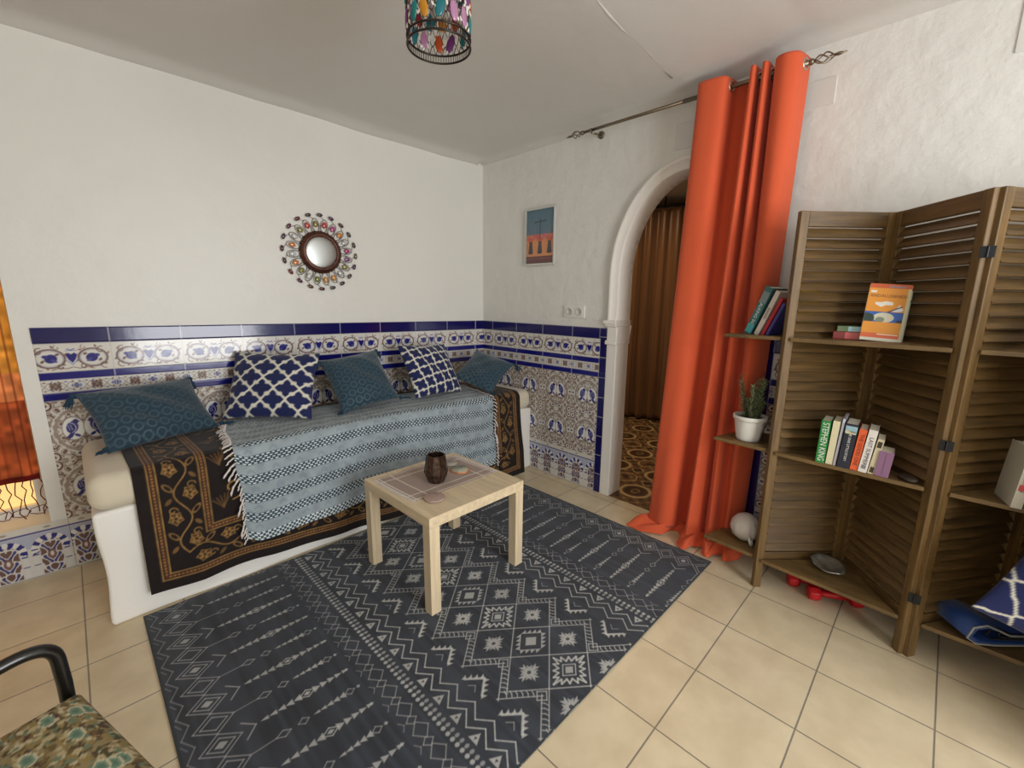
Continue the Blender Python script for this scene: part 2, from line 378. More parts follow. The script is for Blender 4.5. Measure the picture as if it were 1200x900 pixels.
def floral(c, x0, z0, w=.279, h=.127):
    c.rect(x0, z0, x0+w, z0+h, WH)
    zc = z0+h*.5
    for s in (-1, 1):
        cx = x0+w/2+s*w*.26
        c.ell((cx, zc-.004), .050, .041, BR, ring=.006); c.ell((cx, zc-.004), .044, .035, (150, 152, 182), ring=.002)
        c.ell((cx-s*.004, zc-.004), .021, .019, (36, 38, 118), rot=.4); c.ell((cx+s*.024, zc-.016), .008, .005, BR, rot=.8); c.ell((cx-s*.026, zc+.014), .007, .005, BR, rot=.3); c.ell((cx+s*.014, zc+.006), .010, .007, (48, 50, 128)); c.ell((cx-s*.014, zc-.014), .011, .006, (70, 72, 140), rot=s*.6)
        c.line(spiral((cx+s*.03, zc+.028), .018, .004, 1.2, 6.5), .003, BR); c.line(spiral((cx+s*.036, zc-.038), .018, .004, -1.2, -6.5), .003, BR)
        c.line(spiral((cx-s*.028, zc+.044), .012, .003, 2, 7), .003, GR); c.line(spiral((cx-s*.034, zc-.044), .013, .003, 2, 7), .003, BR)
        for i in range(6):
            a = i*1.05+.3; c.ell((cx+.057*math.cos(a), zc+.049*math.sin(a)), .0065, .0035, BR if i % 2 else (150, 100, 92), rot=a+.7)
        c.line([(x0+w/2+s*.002, zc-.045), (x0+w/2+s*.022, zc-.052), (x0+w/2+s*.045, zc-.046), (x0+w/2+s*.07, zc-.055)], .003, BR)
    cx = x0+w/2
    c.poly([(cx-.020, zc+.012), (cx-.010, zc+.020), (cx, zc+.013), (cx+.010, zc+.020), (cx+.020, zc+.012), (cx+.012, zc-.010), (cx, zc-.026), (cx-.012, zc-.010)], (26, 28, 118))
    c.line([(cx-.018, zc+.030), (cx+.018, zc+.030)], .003, LB); c.line([(cx-.012, zc+.038), (cx, zc+.032), (cx+.012, zc+.038)], .003, (70, 72, 140)); c.line([(cx-.026, zc-.006), (cx, zc-.034), (cx+.026, zc-.006)], .003, LB)
def small_band(c, x0, z0, w=.279, h=.058):
    c.rect(x0, z0, x0+w, z0+h, WH); zc = z0+h/2
    for t in (.25, .75):
        cx = x0+w*t; b = (116, 92, 84)
        c.poly([(cx-.022, zc), (cx, zc+.020), (cx+.022, zc), (cx, zc-.020)], b)
        for dx, dz in ((.014, .012), (-.014, .012), (.014, -.012), (-.014, -.012)): c.ell((cx+dx, zc+dz), .006, .006, b)
    for t in (0, .5, 1):
        cx = x0+w*t; c.ell((cx, zc), .007, .012, (58, 62, 130)); c.ell((cx-.013, zc), .005, .007, LB); c.ell((cx+.013, zc), .005, .007, LB)
    for s in (-1, 1):
        c.line([(x0+w*i/24, zc+s*.018*math.sin(i*PI/3)) for i in range(25)], .0028, GR)
        for i in range(12): c.ell((x0+w*(i+.5)/12, zc+s*.019), .005, .0025, BR if i % 2 else (96, 98, 150), rot=s*(i % 3-1)*.6)
def arch_row(c, x0, z0=0, w=.1395, h=.25):
    c.rect(x0, z0, x0+w, z0+h, (200, 198, 192)); cx = x0+w/2; zc = z0+.135
    c.rect(x0, z0+h-.028, x0+w, z0+h, (206, 202, 192)); c.rect(x0, z0+h-.036, x0+w, z0+h-.029, (52, 56, 128)); c.ell((cx, z0+h-.015), .012, .005, GR)
    c.rect(x0, zc+.01, x0+w, z0+h-.04, (168, 172, 190))
    k = c.win(x0, x0+w, z0, z0+h)
    if k:
        sl, X, Y = k; r = np.hypot(X-cx, Y-zc); a = np.arctan2(Y-zc, X-cx); inb = (X > x0) & (X < x0+w)
        ringm = (r > .040) & (r < .064) & (a > -.35) | (r > .040) & (r < .064) & (a < -PI+.35)
        vo = (np.floor((a+PI/2)/(PI/9.5)) % 2 == 0)
        c.put(sl, (ringm & vo & inb)*1., (40, 44, 118)); c.put(sl, (ringm & ~vo & inb)*1., (214, 212, 206))
        ins = (r < .040) | ((np.abs(X-cx) < .036) & (Y < zc) & (Y > z0+.012)); u = np.abs(X-cx)*90; v = (Y-z0)*80
        g = np.cos(2.2*u+1.6*np.cos(1.3*v))+np.cos(1.5*v+2*np.cos(1.1*u))
        c.put(sl, (ins & inb)*1., (206, 202, 196)); c.put(sl, (g-.15)*3*(ins & inb), (104, 78, 74)); c.put(sl, (-.95-g)*4*(ins & inb), (60, 62, 118))
    for s in (-1, 1):
        c.rect(cx+s*.052-.008, z0+.012, cx+s*.052+.008, zc-.02, (204, 202, 198)); c.rect(cx+s*.052-.010, zc-.026, cx+s*.052+.010, zc-.020, (52, 56, 128)); c.rect(cx+s*.052-.010, z0+.06, cx+s*.052+.010, z0+.064, (52, 56, 128))
    c.ell((cx, z0+.10), .014, .024, (120, 88, 82)); c.ell((cx, z0+.10), .006, .012, (206, 202, 196)); c.rect(x0, z0, x0+w, z0+.006, (150, 146, 140))
def dado(w, cuts, top=True):
    """painted tile face, u from the left end; cuts are tile joints"""
    c = Cv(w, 1.137, .003, WH)
    n0 = cuts[0]
    for x0 in cuts:
        big_tile(c, x0, .529); big_tile(c, x0, .250); floral(c, x0, .939); small_band(c, x0, .845); arch_row(c, x0); arch_row(c, x0+.1395)
    for z0, z1 in ((1.066, 1.137),): c.rect(0, z0, w, z1, DB)
    for z0, z1 in ((.903, .939), (.809, .845)): c.rect(0, z0, w, z1, BL)
    for z in (.250, .529, .809, .845, .903, .939, 1.066): c.rect(0, z-.0016, w, z+.0016, (190, 187, 178))
    for x0 in cuts: c.rect(x0-.002, 0, x0+.002, 1.137, (196, 194, 188))
    return c
def relief(c):
    z = c.y; h = np.zeros_like(z); h[(z > 1.068)] = .008; h[(z > .905) & (z < .937)] = .003; h[(z > .811) & (z < .843)] = .003; return h[:, None]
# back wall dado: from the window strip to the corner
UA0 = -.128; cA = dado(XB-UA0, [2.36-.279*k-UA0 for k in range(0, 10)]+[2.36-UA0])
xx = UA0+cA.x[None, :]; zz = cA.y[:, None]*(1+.03*(XB-xx)/2.58); hh = relief(cA)+.007
P = np.stack([xx+0*zz, yA(xx)-hh+0*zz, zz+0*xx], -1); P[-1, :, 1] += .012; P[:, 0, 1] += .007
o = grid('trim_3', P, cA.C, M_glaze, None, False); tag(o, kind='structure')
# strip of arcade tiles under the window
cW = Cv(.82, .25, .003, WH)
for k in range(7): arch_row(cW, .82-.1395*(k+1)-.0)
xx = UA0-.82+cW.x[None, :]; zz = cW.y[:, None]*1.03
o = grid('trim_5', np.stack([xx+0*zz, yA(xx)-.006+0*zz, zz+0*xx], -1), cW.C, M_glaze, None, False); tag(o, kind='structure')
# arch wall dado, left of the arch
cB = dado(2.78-1.562, [2.78-2.646-.27*1+.27*k*1.0 for k in range(0, 6)])
wB = 2.78-1.562
cB.rect(wB-.05, 0, wB, 1.137, DB)
for k in range(9): cB.rect(wB-.05, .135*k-.0015, wB, .135*k+.0015, (190, 187, 178))
cB.rect(wB-.052, 0, wB-.049, 1.137, (190, 187, 178))
yy = 2.78-cB.x[None, :]; zz = cB.y[:, None]; h2 = relief(cB)+.007
P = np.stack([XB-h2+0*yy, yy+0*zz, zz+0*yy], -1); P[-1, :, 0] += .012; P[:, -1, 0] += .007
o = grid('trim_6', P, cB.C, M_glaze, None, False); tag(o, kind='structure')
# arch wall dado, right of the arch (behind the curtain and the screen)
cC = dado(1.6, [.05+.279*k for k in range(6)]); cC.rect(0, 0, .05, 1.137, DB)
yy = .648-cC.x[None, :]; zz = cC.y[:, None]; h2 = relief(cC)+.007
P = np.stack([XB-h2+0*yy, yy+0*zz, zz+0*yy], -1); P[-1, :, 0] += .012; P[:, 0, 0] += .007
o = grid('trim_7', P, cC.C, M_glaze, None, False); tag(o, kind='structure')

# ------------------------------------------------------------------ window at the left end of the back wall
mb = MB()
mb.box((-.59, yA(-.59)+.22, 1.14), (.86, .03, 1.80))
win = mb.build('window_1', mat('lit_window_pane', (255, 214, 140), .6, emit=.7)); tag(win, kind='structure')
mb = MB()
for x in (-.20, -.98): mb.box((x, yA(x)+.19, 1.14), (.05, .04, 1.80))
mb.box((-.59, yA(-.59)+.19, .275), (.8, .04, .04)); mb.box((-.59, yA(-.59)+.19, 2.0), (.8, .04, .05))
mb.build('window_frame', mat('white_window_paint', (230, 230, 226), .35), win)
cf = Cv(.78, 1.55, .006, (190, 120, 40))
zt = cf.y[:, None, None]+.46; base = np.zeros((cf.ny, 1, 3))
def bandcol(z):
    z = float(z)
    if z < .49: return (96, 18, 14)
    if z < .84: return (168, 92, 56)
    if z < .97: return (232, 160, 110)
    if z < 1.48: return (216, 166, 78)
    return (120, 74, 84)
for j in range(cf.ny): cf.C[j] = bandcol(cf.y[j]+.46)
n = vnoise(cf.ny, cf.nx, 60, 24, 5)[..., None]; cf.C *= (.75+.5*n)
for i in range(26): x = .03*i+random.uniform(-.006, .006); cf.rect(x, 0, x+random.uniform(.002, .005), 1.55, (84, 24, 16), .75)
xx = -.97+cf.x[None, :]; zz = cf.y[:, None]+.46
P = np.stack([xx+0*zz, yA(xx)+.06+.006*np.sin(xx*60)+0*zz, zz+0*xx], -1)
sh = grid('window_scarf', P, cf.C, mat('sheer_scarf', attr=True, rough=.8, transl=.6), None, True)
tag(sh, 'golden and dark red sheer scarf hanging across the window left of the tiled wall', 'curtain')
mb = MB(); random.seed(11)
for i in range(30):
    x = -.95+.026*i+random.uniform(-.005, .005); z = .465; p = [(x, yA(x)+.055, z)]; L = random.uniform(.14, .19)
    for k in range(1, 7): p.append((x+random.uniform(-.012, .012), yA(x)+.055+random.uniform(-.008, .008), z-L*k/6))
    mb.tube(p, .0022, 5)
for i in range(14):
    x = -.93+.055*i; a = [(x+.03*math.cos(t*1.1)*(1+.3*math.sin(t)), yA(x)+.05+.01*math.sin(t*2), .31+.022*math.sin(t*1.1)) for t in range(7)]
    mb.tube(a, .0018, 5)
mb.build('fringe', mat('dark_red_thread', (92, 30, 20), .9), sh)

# ------------------------------------------------------------------ hall beyond the arch
hx0, hx1, hy0, hy1 = XB+.14, 4.95, -.2, 3.5
ch = Cv(hx1-XB, hy1-hy0, .0065, (118, 88, 56))
CR = (206, 178, 128); DK = (72, 50, 32)
k = ch.win(0, ch.w, 0, ch.h); sl, X, Y = k
g = np.cos(X*2*PI/.1)*np.cos(Y*2*PI/.1); ch.put(sl, (g-.3)*3, (84, 60, 40)); ch.put(sl, (-.55-g)*4, (166, 134, 92))
for i in range(8):
    for j in range(11):
        cx, cy = .2+.36*i, .16+.36*j
        ch.ell((cx, cy), .105, .105, (96, 70, 44)); ch.ell((cx, cy), .100, .100, CR, ring=.024); ch.ell((cx, cy), .072, .072, DK); ch.ell((cx, cy), .045, .03, (140, 110, 74)); ch.ell((cx, cy), .018, .018, DK)
        qx, qy = cx+.18, cy+.18
        ch.line(arc((qx, qy), .085, 0, 2*PI, 8), .009, CR); ch.line(arc((qx, qy), .055, 0, 2*PI, 8), .008, (150, 118, 78)); ch.ell((qx, qy), .025, .025, DK)
        for a in range(4):
            ex, ey = cx+.18*(a % 2), cy+.18*((a+1) % 2); ch.poly([(ex-.045, ey), (ex, ey+.045), (ex+.045, ey), (ex, ey-.045)], (70, 52, 38)); ch.line([(ex-.05, ey), (ex, ey+.05), (ex+.05, ey), (ex, ey-.05)], .006, CR, True)
xx = XB+ch.x[None, :]; yy = hy0+ch.y[:, None]
P = np.stack([xx+0*yy, yy+0*xx, .001+0*xx*yy], -1)
o = grid('floor_hall', P, ch.C, mat('patterned_cement_tile', attr=True, rough=.4, mottle=.2, mscale=8), None, False); tag(o, kind='structure')
Mh = mat('hall_plaster', (206, 190, 168), .6, bump=.3, bscale=6, bdist=.02)
tag(MB().box(((hx0+hx1)/2, (hy0+hy1)/2, 2.38), (hx1-hx0, hy1-hy0, .06)).build('ceiling_hall', Mh), kind='structure')
tag(MB().box((hx1+.03, (hy0+hy1)/2, 1.18), (.06, hy1-hy0, 2.36)).build('wall_hall_far', Mh), kind='structure')
tag(MB().box(((hx0+hx1)/2, hy1+.03, 1.18), (hx1-hx0, .06, 2.36)).build('wall_hall_left', Mh), kind='structure')
tag(MB().box(((hx0+hx1)/2, hy0-.03, 1.18), (hx1-hx0, .06, 2.36)).build('wall_hall_right', Mh), kind='structure')
# brown curtain at the far side of the hall
ny_, nx_ = 60, 500; t = np.linspace(0, 1, nx_)[None, :]; zz = np.linspace(.03, 2.24, ny_)[:, None]
ydir = np.array([.32, -.95]); base = np.array([4.12, 3.15])
ph = t*2*PI*15; amp = .03+.012*np.sin(t*19)
px = base[0]+.32*t*1.9+amp*np.sin(ph)+0*zz; py = base[1]-.95*t*1.9+.01*np.sin(ph*2)+0*zz
cc = np.empty((ny_, nx_, 3)); cc[:] = (128, 84, 36); cc *= (.86+.28*vnoise(ny_, nx_, 3, 260, 9))[..., None]
hc = grid('hall_curtain', np.stack([px, py, zz+0*px], -1), cc, mat('brown_sheer_curtain', attr=True, rough=.35, sheen=.4, transl=.25), None, True, thick=.002)
tag(hc, 'brown shimmering curtain hanging at the far side of the hall beyond the arch', 'curtain')
rod = MB().tube([(4.10, 3.2, 2.26), (4.76, 1.24, 2.26)], .014, 10).build('hall_curtain_rod', mat('dark_iron', (34, 28, 24), .5, .6), None, True)
for q in (.15, .5, .85):
    bx, by = 4.10+.66*q, 3.2-1.96*q; MB().tube([(bx, by, 2.26), (bx, by, 2.35)], .008, 8).build('bracket', MATS['dark_iron'], rod)
tag(rod, 'dark rod carrying the brown curtain in the hall', 'curtain rod')

# ------------------------------------------------------------------ rug
RX0, RX1, RY0, RY1 = .06, 2.165, .692, 2.205
def make_rug():
    c = Cv(RX1-RX0, RY1-RY0, .0026, (54, 58, 66)); cx0 = (RX1-RX0)/2
    n = vnoise(c.ny, c.nx, 5, 150, 1)*.6+vnoise(c.ny, c.nx, 22, 40, 2)*.4; c.C *= (.78+.48*n)[..., None]
    K = (206, 206, 200); K2 = (186, 186, 182)
    T = .1875; V0 = .796-RY0
    def U(s, d): return cx0+s*d
    for s in (-1, 1):
        def L(pts, w=.0042, col=K, al=.85, cl=False): c.line([(U(s, d), v) for d, v in pts], w, col, cl, al)
        def Pg(pts, col=K, al=.85): c.poly([(U(s, d), v) for d, v in pts], col, al)
        for k in range(-2, 10):
            v0 = V0+T*k; h = T/2
            if s == 1:        # central cells
                L([(0, v0+h), (.112, v0), (0, v0-h), (-.112, v0)], cl=True)
                if k % 2:      # filled square ringed with small triangles
                    L([(0, v0+.035), (.042, v0), (0, v0-.035), (-.042, v0)], .012, (60, 60, 64), 1, True)
                    Pg([(0, v0+.026), (.031, v0), (0, v0-.026), (-.031, v0)])
                    for a in range(4):
                        sx, sy = ((1, 1), (1, -1), (-1, -1), (-1, 1))[a]
                        for i in range(4):
                            t = (i+.5)/4; bx, by = sx*.062*(1-t)*1., sy*.052*t
                            ox, oy = sx*.020, sy*.017
                            Pg([(bx-sx*.008, v0+by+sy*.007), (bx+sx*.008, v0+by-sy*.007), (bx+ox*.6+sx*.008, v0+by+oy*.6-sy*.002)])
                else:          # concentric square in a zigzag ring
                    L([(0, v0+.030), (.036, v0), (0, v0-.030), (-.036, v0)], .004, K, .9, True); Pg([(0, v0+.018), (.021, v0), (0, v0-.018), (-.021, v0)])
                    ring = []
                    for a in range(4):
                        q = [((1, 0), (0, 1)), ((0, 1), (-1, 0)), ((-1, 0), (0, -1)), ((0, -1), (1, 0))][a]
                        for i in range(4):
                            t = i/4; r = .082 if i % 2 == 0 else .082
                            x = q[0][0]*(1-t)+q[1][0]*t; y = q[0][1]*(1-t)+q[1][1]*t; ring.append((x*.088, v0+y*.074))
                            t = (i+.5)/4; x = q[0][0]*(1-t)+q[1][0]*t; y = q[0][1]*(1-t)+q[1][1]*t; ring.append((x*.060, v0+y*.050))
                    L(ring, .007, K, .9, True)
            # star cells
            vs = v0+h; d0 = .112
            L([(d0, vs+h), (d0+.112, vs), (d0, vs-h)], al=.8)
            for a in range(8):
                an = a*PI/4+.0; x, y = math.cos(an), math.sin(an); r = .048 if a % 2 == 0 else .036; px, py = -y, x
                Pg([(d0+x*r-px*.012, vs+(y*r-py*.012)*.84), (d0+x*.008-px*.006, vs+(y*.008-py*.006)*.84), (d0+x*.008+px*.006, vs+(y*.008+py*.006)*.84), (d0+x*r+px*.012, vs+(y*r+py*.012)*.84), (d0+x*r*.74, vs+y*r*.74*.84)])
            c.ell((U(s, d0), vs), .006, .005, (80, 76, 74))
            # outer strip with chevrons
            e = .150
            L([(e-.004, v0-.004), (e+.118, v0+h+.004)], al=.8); L([(e-.004, v0+.004), (e+.118, v0-h-.004)], al=.8)
            L([(e, v0+.022), (e+.024, v0), (e, v0-.022), (e-.024, v0)], cl=True, al=.8)
            for i in range(6):
                t = (i+1.2)/7.4
                for g in (-1, 1):
                    mx, my = d0+.034+t*.100, v0+g*(h*t+.010); ax, ay = .010, .011
                    L([(mx+.010, my-g*.0095), (mx+.002, my-g*.0005) if g > 0 else (mx+.002, my-g*.0005), (mx-.002, my+g*.0125)], .0036, K, .8)
            # toothed corner motif
            m = .272
            for g in (-1, 1):
                L([(m-.030, v0), (m+.022, v0+g*.046)], .009, K, .85)
                for i in range(4):
                    bx, by = m-.030+.016*i, v0+g*.0138*i; Pg([(bx, by), (bx+.014, by+g*.011), (bx-.010, by+g*.017)])
            L([(m+.030, v0+.018), (m+.012, v0), (m+.030, v0-.018)], .0035, K2, .7)
            for v in (v0, v0+h):
                hh = h/2
                for dd, al in ((.325, .85), (.362, .9)):
                    L([(dd, v-hh), (dd+.040, v), (dd, v+hh)], .0046, K, al)
                # nested triangles and seed dots
                td = .400; Pg([(td-.018, v+hh), (td+.016, v+hh+.020), (td+.016, v+hh-.020)]); Pg([(td+.010, v+hh), (td+.000, v+hh+.005), (td+.000, v+hh-.005)], (60, 62, 68), 1)
                for i in range(4):
                    vv = v+h*i/4; c.ell((U(s, .437), vv), .0085, .0062, K2, al=.75); c.ell((U(s, .455), vv), .0080, .0072, K, al=.85)
                # outer chain of diamonds
                L([(.478, v), (.506, v+hh*.72), (.534, v), (.506, v-hh*.72)], .0034, K2, .75, True); L([(.492, v+hh), (.510, v+hh+.017), (.528, v+hh), (.510, v+hh-.017)], .0034, K2, .75, True)
                L([(.548, v+hh-.018), (.536, v+hh), (.548, v+hh+.018)], .0032, K2, .6)
                Pg([(.565, v), (.572, v+.007), (.579, v), (.572, v-.007)], K, .8)
                # diamonds near the edge
                rr = .046; dd = .955; q = 1 if v == v0 else 0
                L([(dd-.055, v), (dd, v+rr), (dd+.055, v), (dd, v-rr)], .0036, K2, .8, True)
                L([(dd-.036, v), (dd, v+rr*.62), (dd+.036, v), (dd, v-rr*.62)], .0036, K2, .85, True)
                if q: Pg([(dd-.018, v), (dd, v+.014), (dd+.018, v), (dd, v-.014)], K, .75)
                L([(1.012, v-hh), (1.038, v), (1.012, v+hh)], .0034, K2, .6); L([(1.030, v-hh), (1.044, v-hh*.4)], .003, K2, .5)
            # long arrow rows
            for i in range(5):
                x = .575+.025*i; r = .008+.0017*i; Pg([(x-.012, v0), (x+.012, v0+r), (x+.012, v0-r)], K, .8)
                x = .838-.025*i; Pg([(x+.012, v0), (x-.012, v0+r), (x-.012, v0-r)], K, .8)
            L([(.682, v0), (.707, v0+.016), (.732, v0), (.707, v0-.016)], .004, K, .85, True); Pg([(.695, v0), (.707, v0+.008), (.719, v0), (.707, v0-.008)])
            # short rows
            for i in range(5):
                x = .628+.021*i; r = .013-.0018*i; Pg([(x+.011, vs), (x-.010, vs+r), (x-.010, vs-r)], K, .8)
            for x in (.602, .752): L([(x-.016, vs), (x, vs+.013), (x+.016, vs), (x, vs-.013)], .0034, K2, .75, True)
            # stem diamonds and chevrons
            L([(.790, vs), (.810, vs+.013), (.832, vs), (.810, vs-.013)], .0034, K2, .8, True); L([(.832, vs), (.905, vs)], .0034, K2, .75)
            L([(.895, v0+.036), (.862, v0), (.895, v0-.036)], .0042, K2, .85)
    # worn patches
    w = vnoise(c.ny, c.nx, 14, 20, 12)[..., None]; c.C[:] = c.C*(1-.18*w)+np.array((66, 68, 72))*.18*w
    for a, b in ((0, .008), (c.w-.008, c.w)): c.rect(a, 0, b, c.h, (50, 54, 56))
    for a, b in ((0, .006), (c.h-.006, c.h)): c.rect(0, a, c.w, b, (50, 54, 56))
    return c
cR = make_rug()
xx = RX0+cR.x[None, :]; yy = RY0+cR.y[:, None]
o = grid('rug', np.stack([xx+0*yy, yy+0*xx, .006+.0012*vnoise(cR.ny, cR.nx, 6, 8, 4)], -1), cR.C, mat('woven_rug', attr=True, rough=.85, sheen=.15, bump=.25, bscale=700, bdist=.001, spec=.25), None, True, thick=.005)
tag(o, 'dark slate blue rug with pale geometric tribal pattern under the small table', 'rug')

# ------------------------------------------------------------------ masonry bench with its cushion
b = empty('masonry_bench', (1.2, 2.5, 0))
bx0, bx1, by0 = -.03, XB-.002, 2.220
mb = MB(); mb.prism([(bx0, by0), (bx1, by0), (bx1, 2.768), (bx0, 2.868)], 0, .49)
o = mb.build('base', M_plain, b); o.matrix_parent_inverse = b.matrix_basis.inverted(); bm = bmesh.new(); bm.from_mesh(o.data)
bmesh.ops.subdivide_edges(bm, edges=bm.edges[:], cuts=26, use_grid_fill=True)
for v in bm.verts:
    x, y, z = v.co
    if z > .01: v.co.y += .007*math.sin(x*7+z*5)*math.sin(z*9+x*3)*(y < 2.3); v.co.x += .006*math.sin(z*14+y*5)*(x < .02); v.co.z += .004*math.sin(x*9)*(z > .48)
    elif y < 2.3: v.co.y += .006*math.sin(x*11)
bm.to_mesh(o.data); bm.free(); bev(o, .022, 4).modifiers[-1].angle_limit = math.radians(50); o.data.shade_smooth()
def cush(name, x0, x1, y0, fy1, z0, z1, r, m, parent, lab=None):
    mb = MB(); mb.prism([(x0, y0), (x1, y0), (x1, fy1(x1)), (x0, fy1(x0))], z0, z1); o = mb.build(name, m, parent); o.matrix_parent_inverse = parent.matrix_basis.inverted()
    v = o.modifiers.new('bevel', 'BEVEL'); v.width = r; v.segments = 7; v.limit_method = 'ANGLE'; o.data.shade_smooth(); return o
cush('seat_cushion', bx0-.008, bx1-.012, by0-.02, lambda x: yA(x)-.022, .488, .638, .055, mat('cream_upholstery', (208, 198, 176), .85, bump=.3, bscale=12, bdist=.01, bump2=.2, b2scale=300, sheen=.2), b)
tag(b, 'whitewashed masonry bench with a long cream seat cushion along the tiled wall', 'bench')

# ------------------------------------------------------------------ cloths over the bench
ZT = .641
def drape(x, s, off, top_len, hem):
    """x, s arrays: s=0 at the back edge, 1 = front edge, 2 = hem.  returns points"""
    yf = 2.194-off; yb = yf+.05+top_len; R = .05
    a = np.clip(s, 0, 1); y1 = yb+(yf+R-yb)*a; z1 = ZT+off+0*a
    L = ZT+off-R-hem; arc_l = R*PI/2; tot = arc_l+L; q = np.clip(s-1, 0, 1)*tot
    th = np.clip(q/arc_l, 0, 1)*PI/2; y2 = yf+R-R*np.sin(th); z2 = ZT+off-R+R*np.cos(th); dn = np.clip(q-arc_l, 0, None)
    Y = np.where(s <= 1, y1, y2); Z = np.where(s <= 1, z1, z2-dn)
    fall = np.clip(dn/.4, 0, 1)
    Y = Y-.010*fall-.010*fall*(np.sin(x*9+1)+.6*np.sin(x*21+2.2))-.02*fall*fall*np.clip((x-1.9)/.4, 0, 1)
    Z = Z+.003*np.sin(x*13+s*4)*(s < 1)
    return np.stack([x+0*s, Y, Z], -1)
def hemb(x): return np.interp(x, [.08, .28, .49, .81, 1.05, 1.27, 1.6, 2.3], [.105, .085, .088, .07, .045, .022, .014, .012])
def paint_batik(c):
    G = (148, 112, 62); G2 = (112, 82, 46); BG = (26, 18, 16); w, h = c.w, c.h
    m0, b1, vi, b2 = .045, .035, .135, .035
    def stripe(a):          # double gold beaded stripe at inset a on three sides
        for d, t in ((a, .006), (a+.026, .006)):
            c.line([(d, h), (d, d), (w-d, d), (w-d, h)], t, G)
        d = a+.013; c.line([(d, h), (d, d), (w-d, d), (w-d, h)], .012, (92, 52, 34))
        k = int(w/.014)
        for i in range(k):
            x = i*.014
            if d < x < w-d: c.ell((x, d), .004, .004, G)
        for i in range(int(h/.014)):
            y = i*.014
            if y > d: c.ell((d, y), .004, .004, G); c.ell((w-d, y), .004, .004, G)
    stripe(m0); stripe(m0+b1+vi)
    mid = m0+b1+vi/2-.002
    def vine(P, D, n, L):    # P start, D direction, L length
        nx, ny = -D[1], D[0]
        f = lambda t, o: (P[0]+D[0]*t+nx*o, P[1]+D[1]*t+ny*o)
        c.line([f(L*i/(n*12), .026*math.sin(i*PI/12*1)) for i in range(n*12+1)], .005, G)
        for i in range(n):
            t = L*(i+.5)/n; s = 1 if i % 2 == 0 else -1; o = -s*.030
            c.poly([f(t+.030*math.cos(a_)*(1 if q_ % 2 else .72), o+.026*math.sin(a_)*(1 if q_ % 2 else .72)) for q_, a_ in enumerate([m_*PI/5 for m_ in range(10)])], G2, .55); c.line([f(t+.030*math.cos(a_)*(1 if q_ % 2 else .72), o+.026*math.sin(a_)*(1 if q_ % 2 else .72)) for q_, a_ in enumerate([m_*PI/5 for m_ in range(10)])], .0035, G, True)
            for k in range(5):
                a = k*1.257; q = f(t, o); c.ell((q[0]+.013*math.cos(a), q[1]+.011*math.sin(a)), .009, .005, G, rot=a)
            c.ell(f(t, o), .005, .005, BG)
            c.ell(f(t+.030, s*.044), .020, .009, G, rot=math.atan2(D[1], D[0])+s*.7, ring=.004); c.ell(f(t-.030, s*.046), .017, .008, G2, rot=math.atan2(D[1], D[0])-s*.7)
            c.line(spiral(f(t+.034, -s*.036), .018, .004, 0, 6), .004, G)
    n = int((w-2*mid)/.10); vine((mid, mid), (1, 0), n, w-2*mid); n = int((h-mid)/.10); vine((mid, mid), (0, 1), n, h-mid); vine((w-mid, mid), (0, 1), n, h-mid)
    a = m0+b1*2+vi+.03
    for i in range(int((w-2*a)/.2)+1):
        for j in range(int((h-a)/.2)+1):
            x, y = a+.05+.2*i, a+.07+.2*j
            if x > w-a-.04: continue
            c.line(spiral((x, y+.03), .055, .012, -1.6+PI*(i % 2), 3.6+PI*(i % 2), 20), .007, G)
            for k in range(5): c.ell((x+.06+.016*math.cos(k*1.257), y-.04+.016*math.sin(k*1.257)), .009, .007, G, rot=k*1.257)
            c.line([(x+.07, y+.02), (x+.09, y+.08)], .005, G2)
            for k in range(6): c.line([(x-.04, y-.05), (x-.08+.016*k, y-.005+.006*k)], .004, G2)
    nz = vnoise(c.ny, c.nx, 60, 120, 21)[..., None]; c.C *= (.86+.24*nz)
cb = Cv(2.20, 1.10, .0038, (26, 18, 16)); paint_batik(cb)
xx = .095+cb.x[None, :]; v = cb.y[:, None]; hm = hemb(xx); front = (ZT-.05-hm+.0785); 
s = np.where(v < front, 2-v/front, 1-(v-front)/(1.10-front+1e-6))
P = drape(xx+0*v, s, .004, .50, hm+0*v)
P[..., 0] += .03*np.clip(s-1, 0, 1)**2*np.clip((xx-2.0)/.2, 0, 1)-.012*np.clip(1-s, 0, 1)
sel = P[..., 2] < .012; P[..., 2] = np.maximum(P[..., 2], .011)
o = grid('batik_cloth', P, cb.C, mat('printed_cotton', attr=True, rough=.8, sheen=.1, spec=.25, bump=.2, bscale=9, bdist=.012), None, True, thick=.002)
tag(o, 'black and gold printed cloth with floral borders draped over the bench beneath the blue throw', 'cloth')

# woven throw
def paint_throw(c):
    a, b = (78, 104, 124), (176, 190, 196); X = c.x[None, :]; Y = c.y[:, None]
    per = .094; ph = (Y/per) % 1; c.C[:] = (124, 140, 150)
    band = (ph < .46)
    # herringbone: fine diagonal zigzag lines
    zg = np.abs(((X/.036) % 1)-.5)*.036; hb = ((Y+zg*1.0)/.0105) % 1 < .45
    c.C[np.broadcast_to(hb & ~band, hb.shape if hb.shape == c.C.shape[:2] else c.C.shape[:2])] = (170, 178, 180)
    # rows of small white dashes
    row = np.floor(ph/.115); dx = ((X/.023)+.5*row) % 1; dy = (ph/.115) % 1
    dash = (np.abs(dx-.5) < .27) & (np.abs(dy-.5) < .27) & band
    dk = band & ~dash
    c.C[np.broadcast_to(dk, c.C.shape[:2])] = (58, 80, 94); c.C[dash] = (216, 222, 220)
    n = vnoise(c.ny, c.nx, 30, 50, 31)[..., None]; c.C *= (.92+.14*n)
ct = Cv(1.585, 1.00, .0027, (118, 138, 152)); paint_throw(ct)
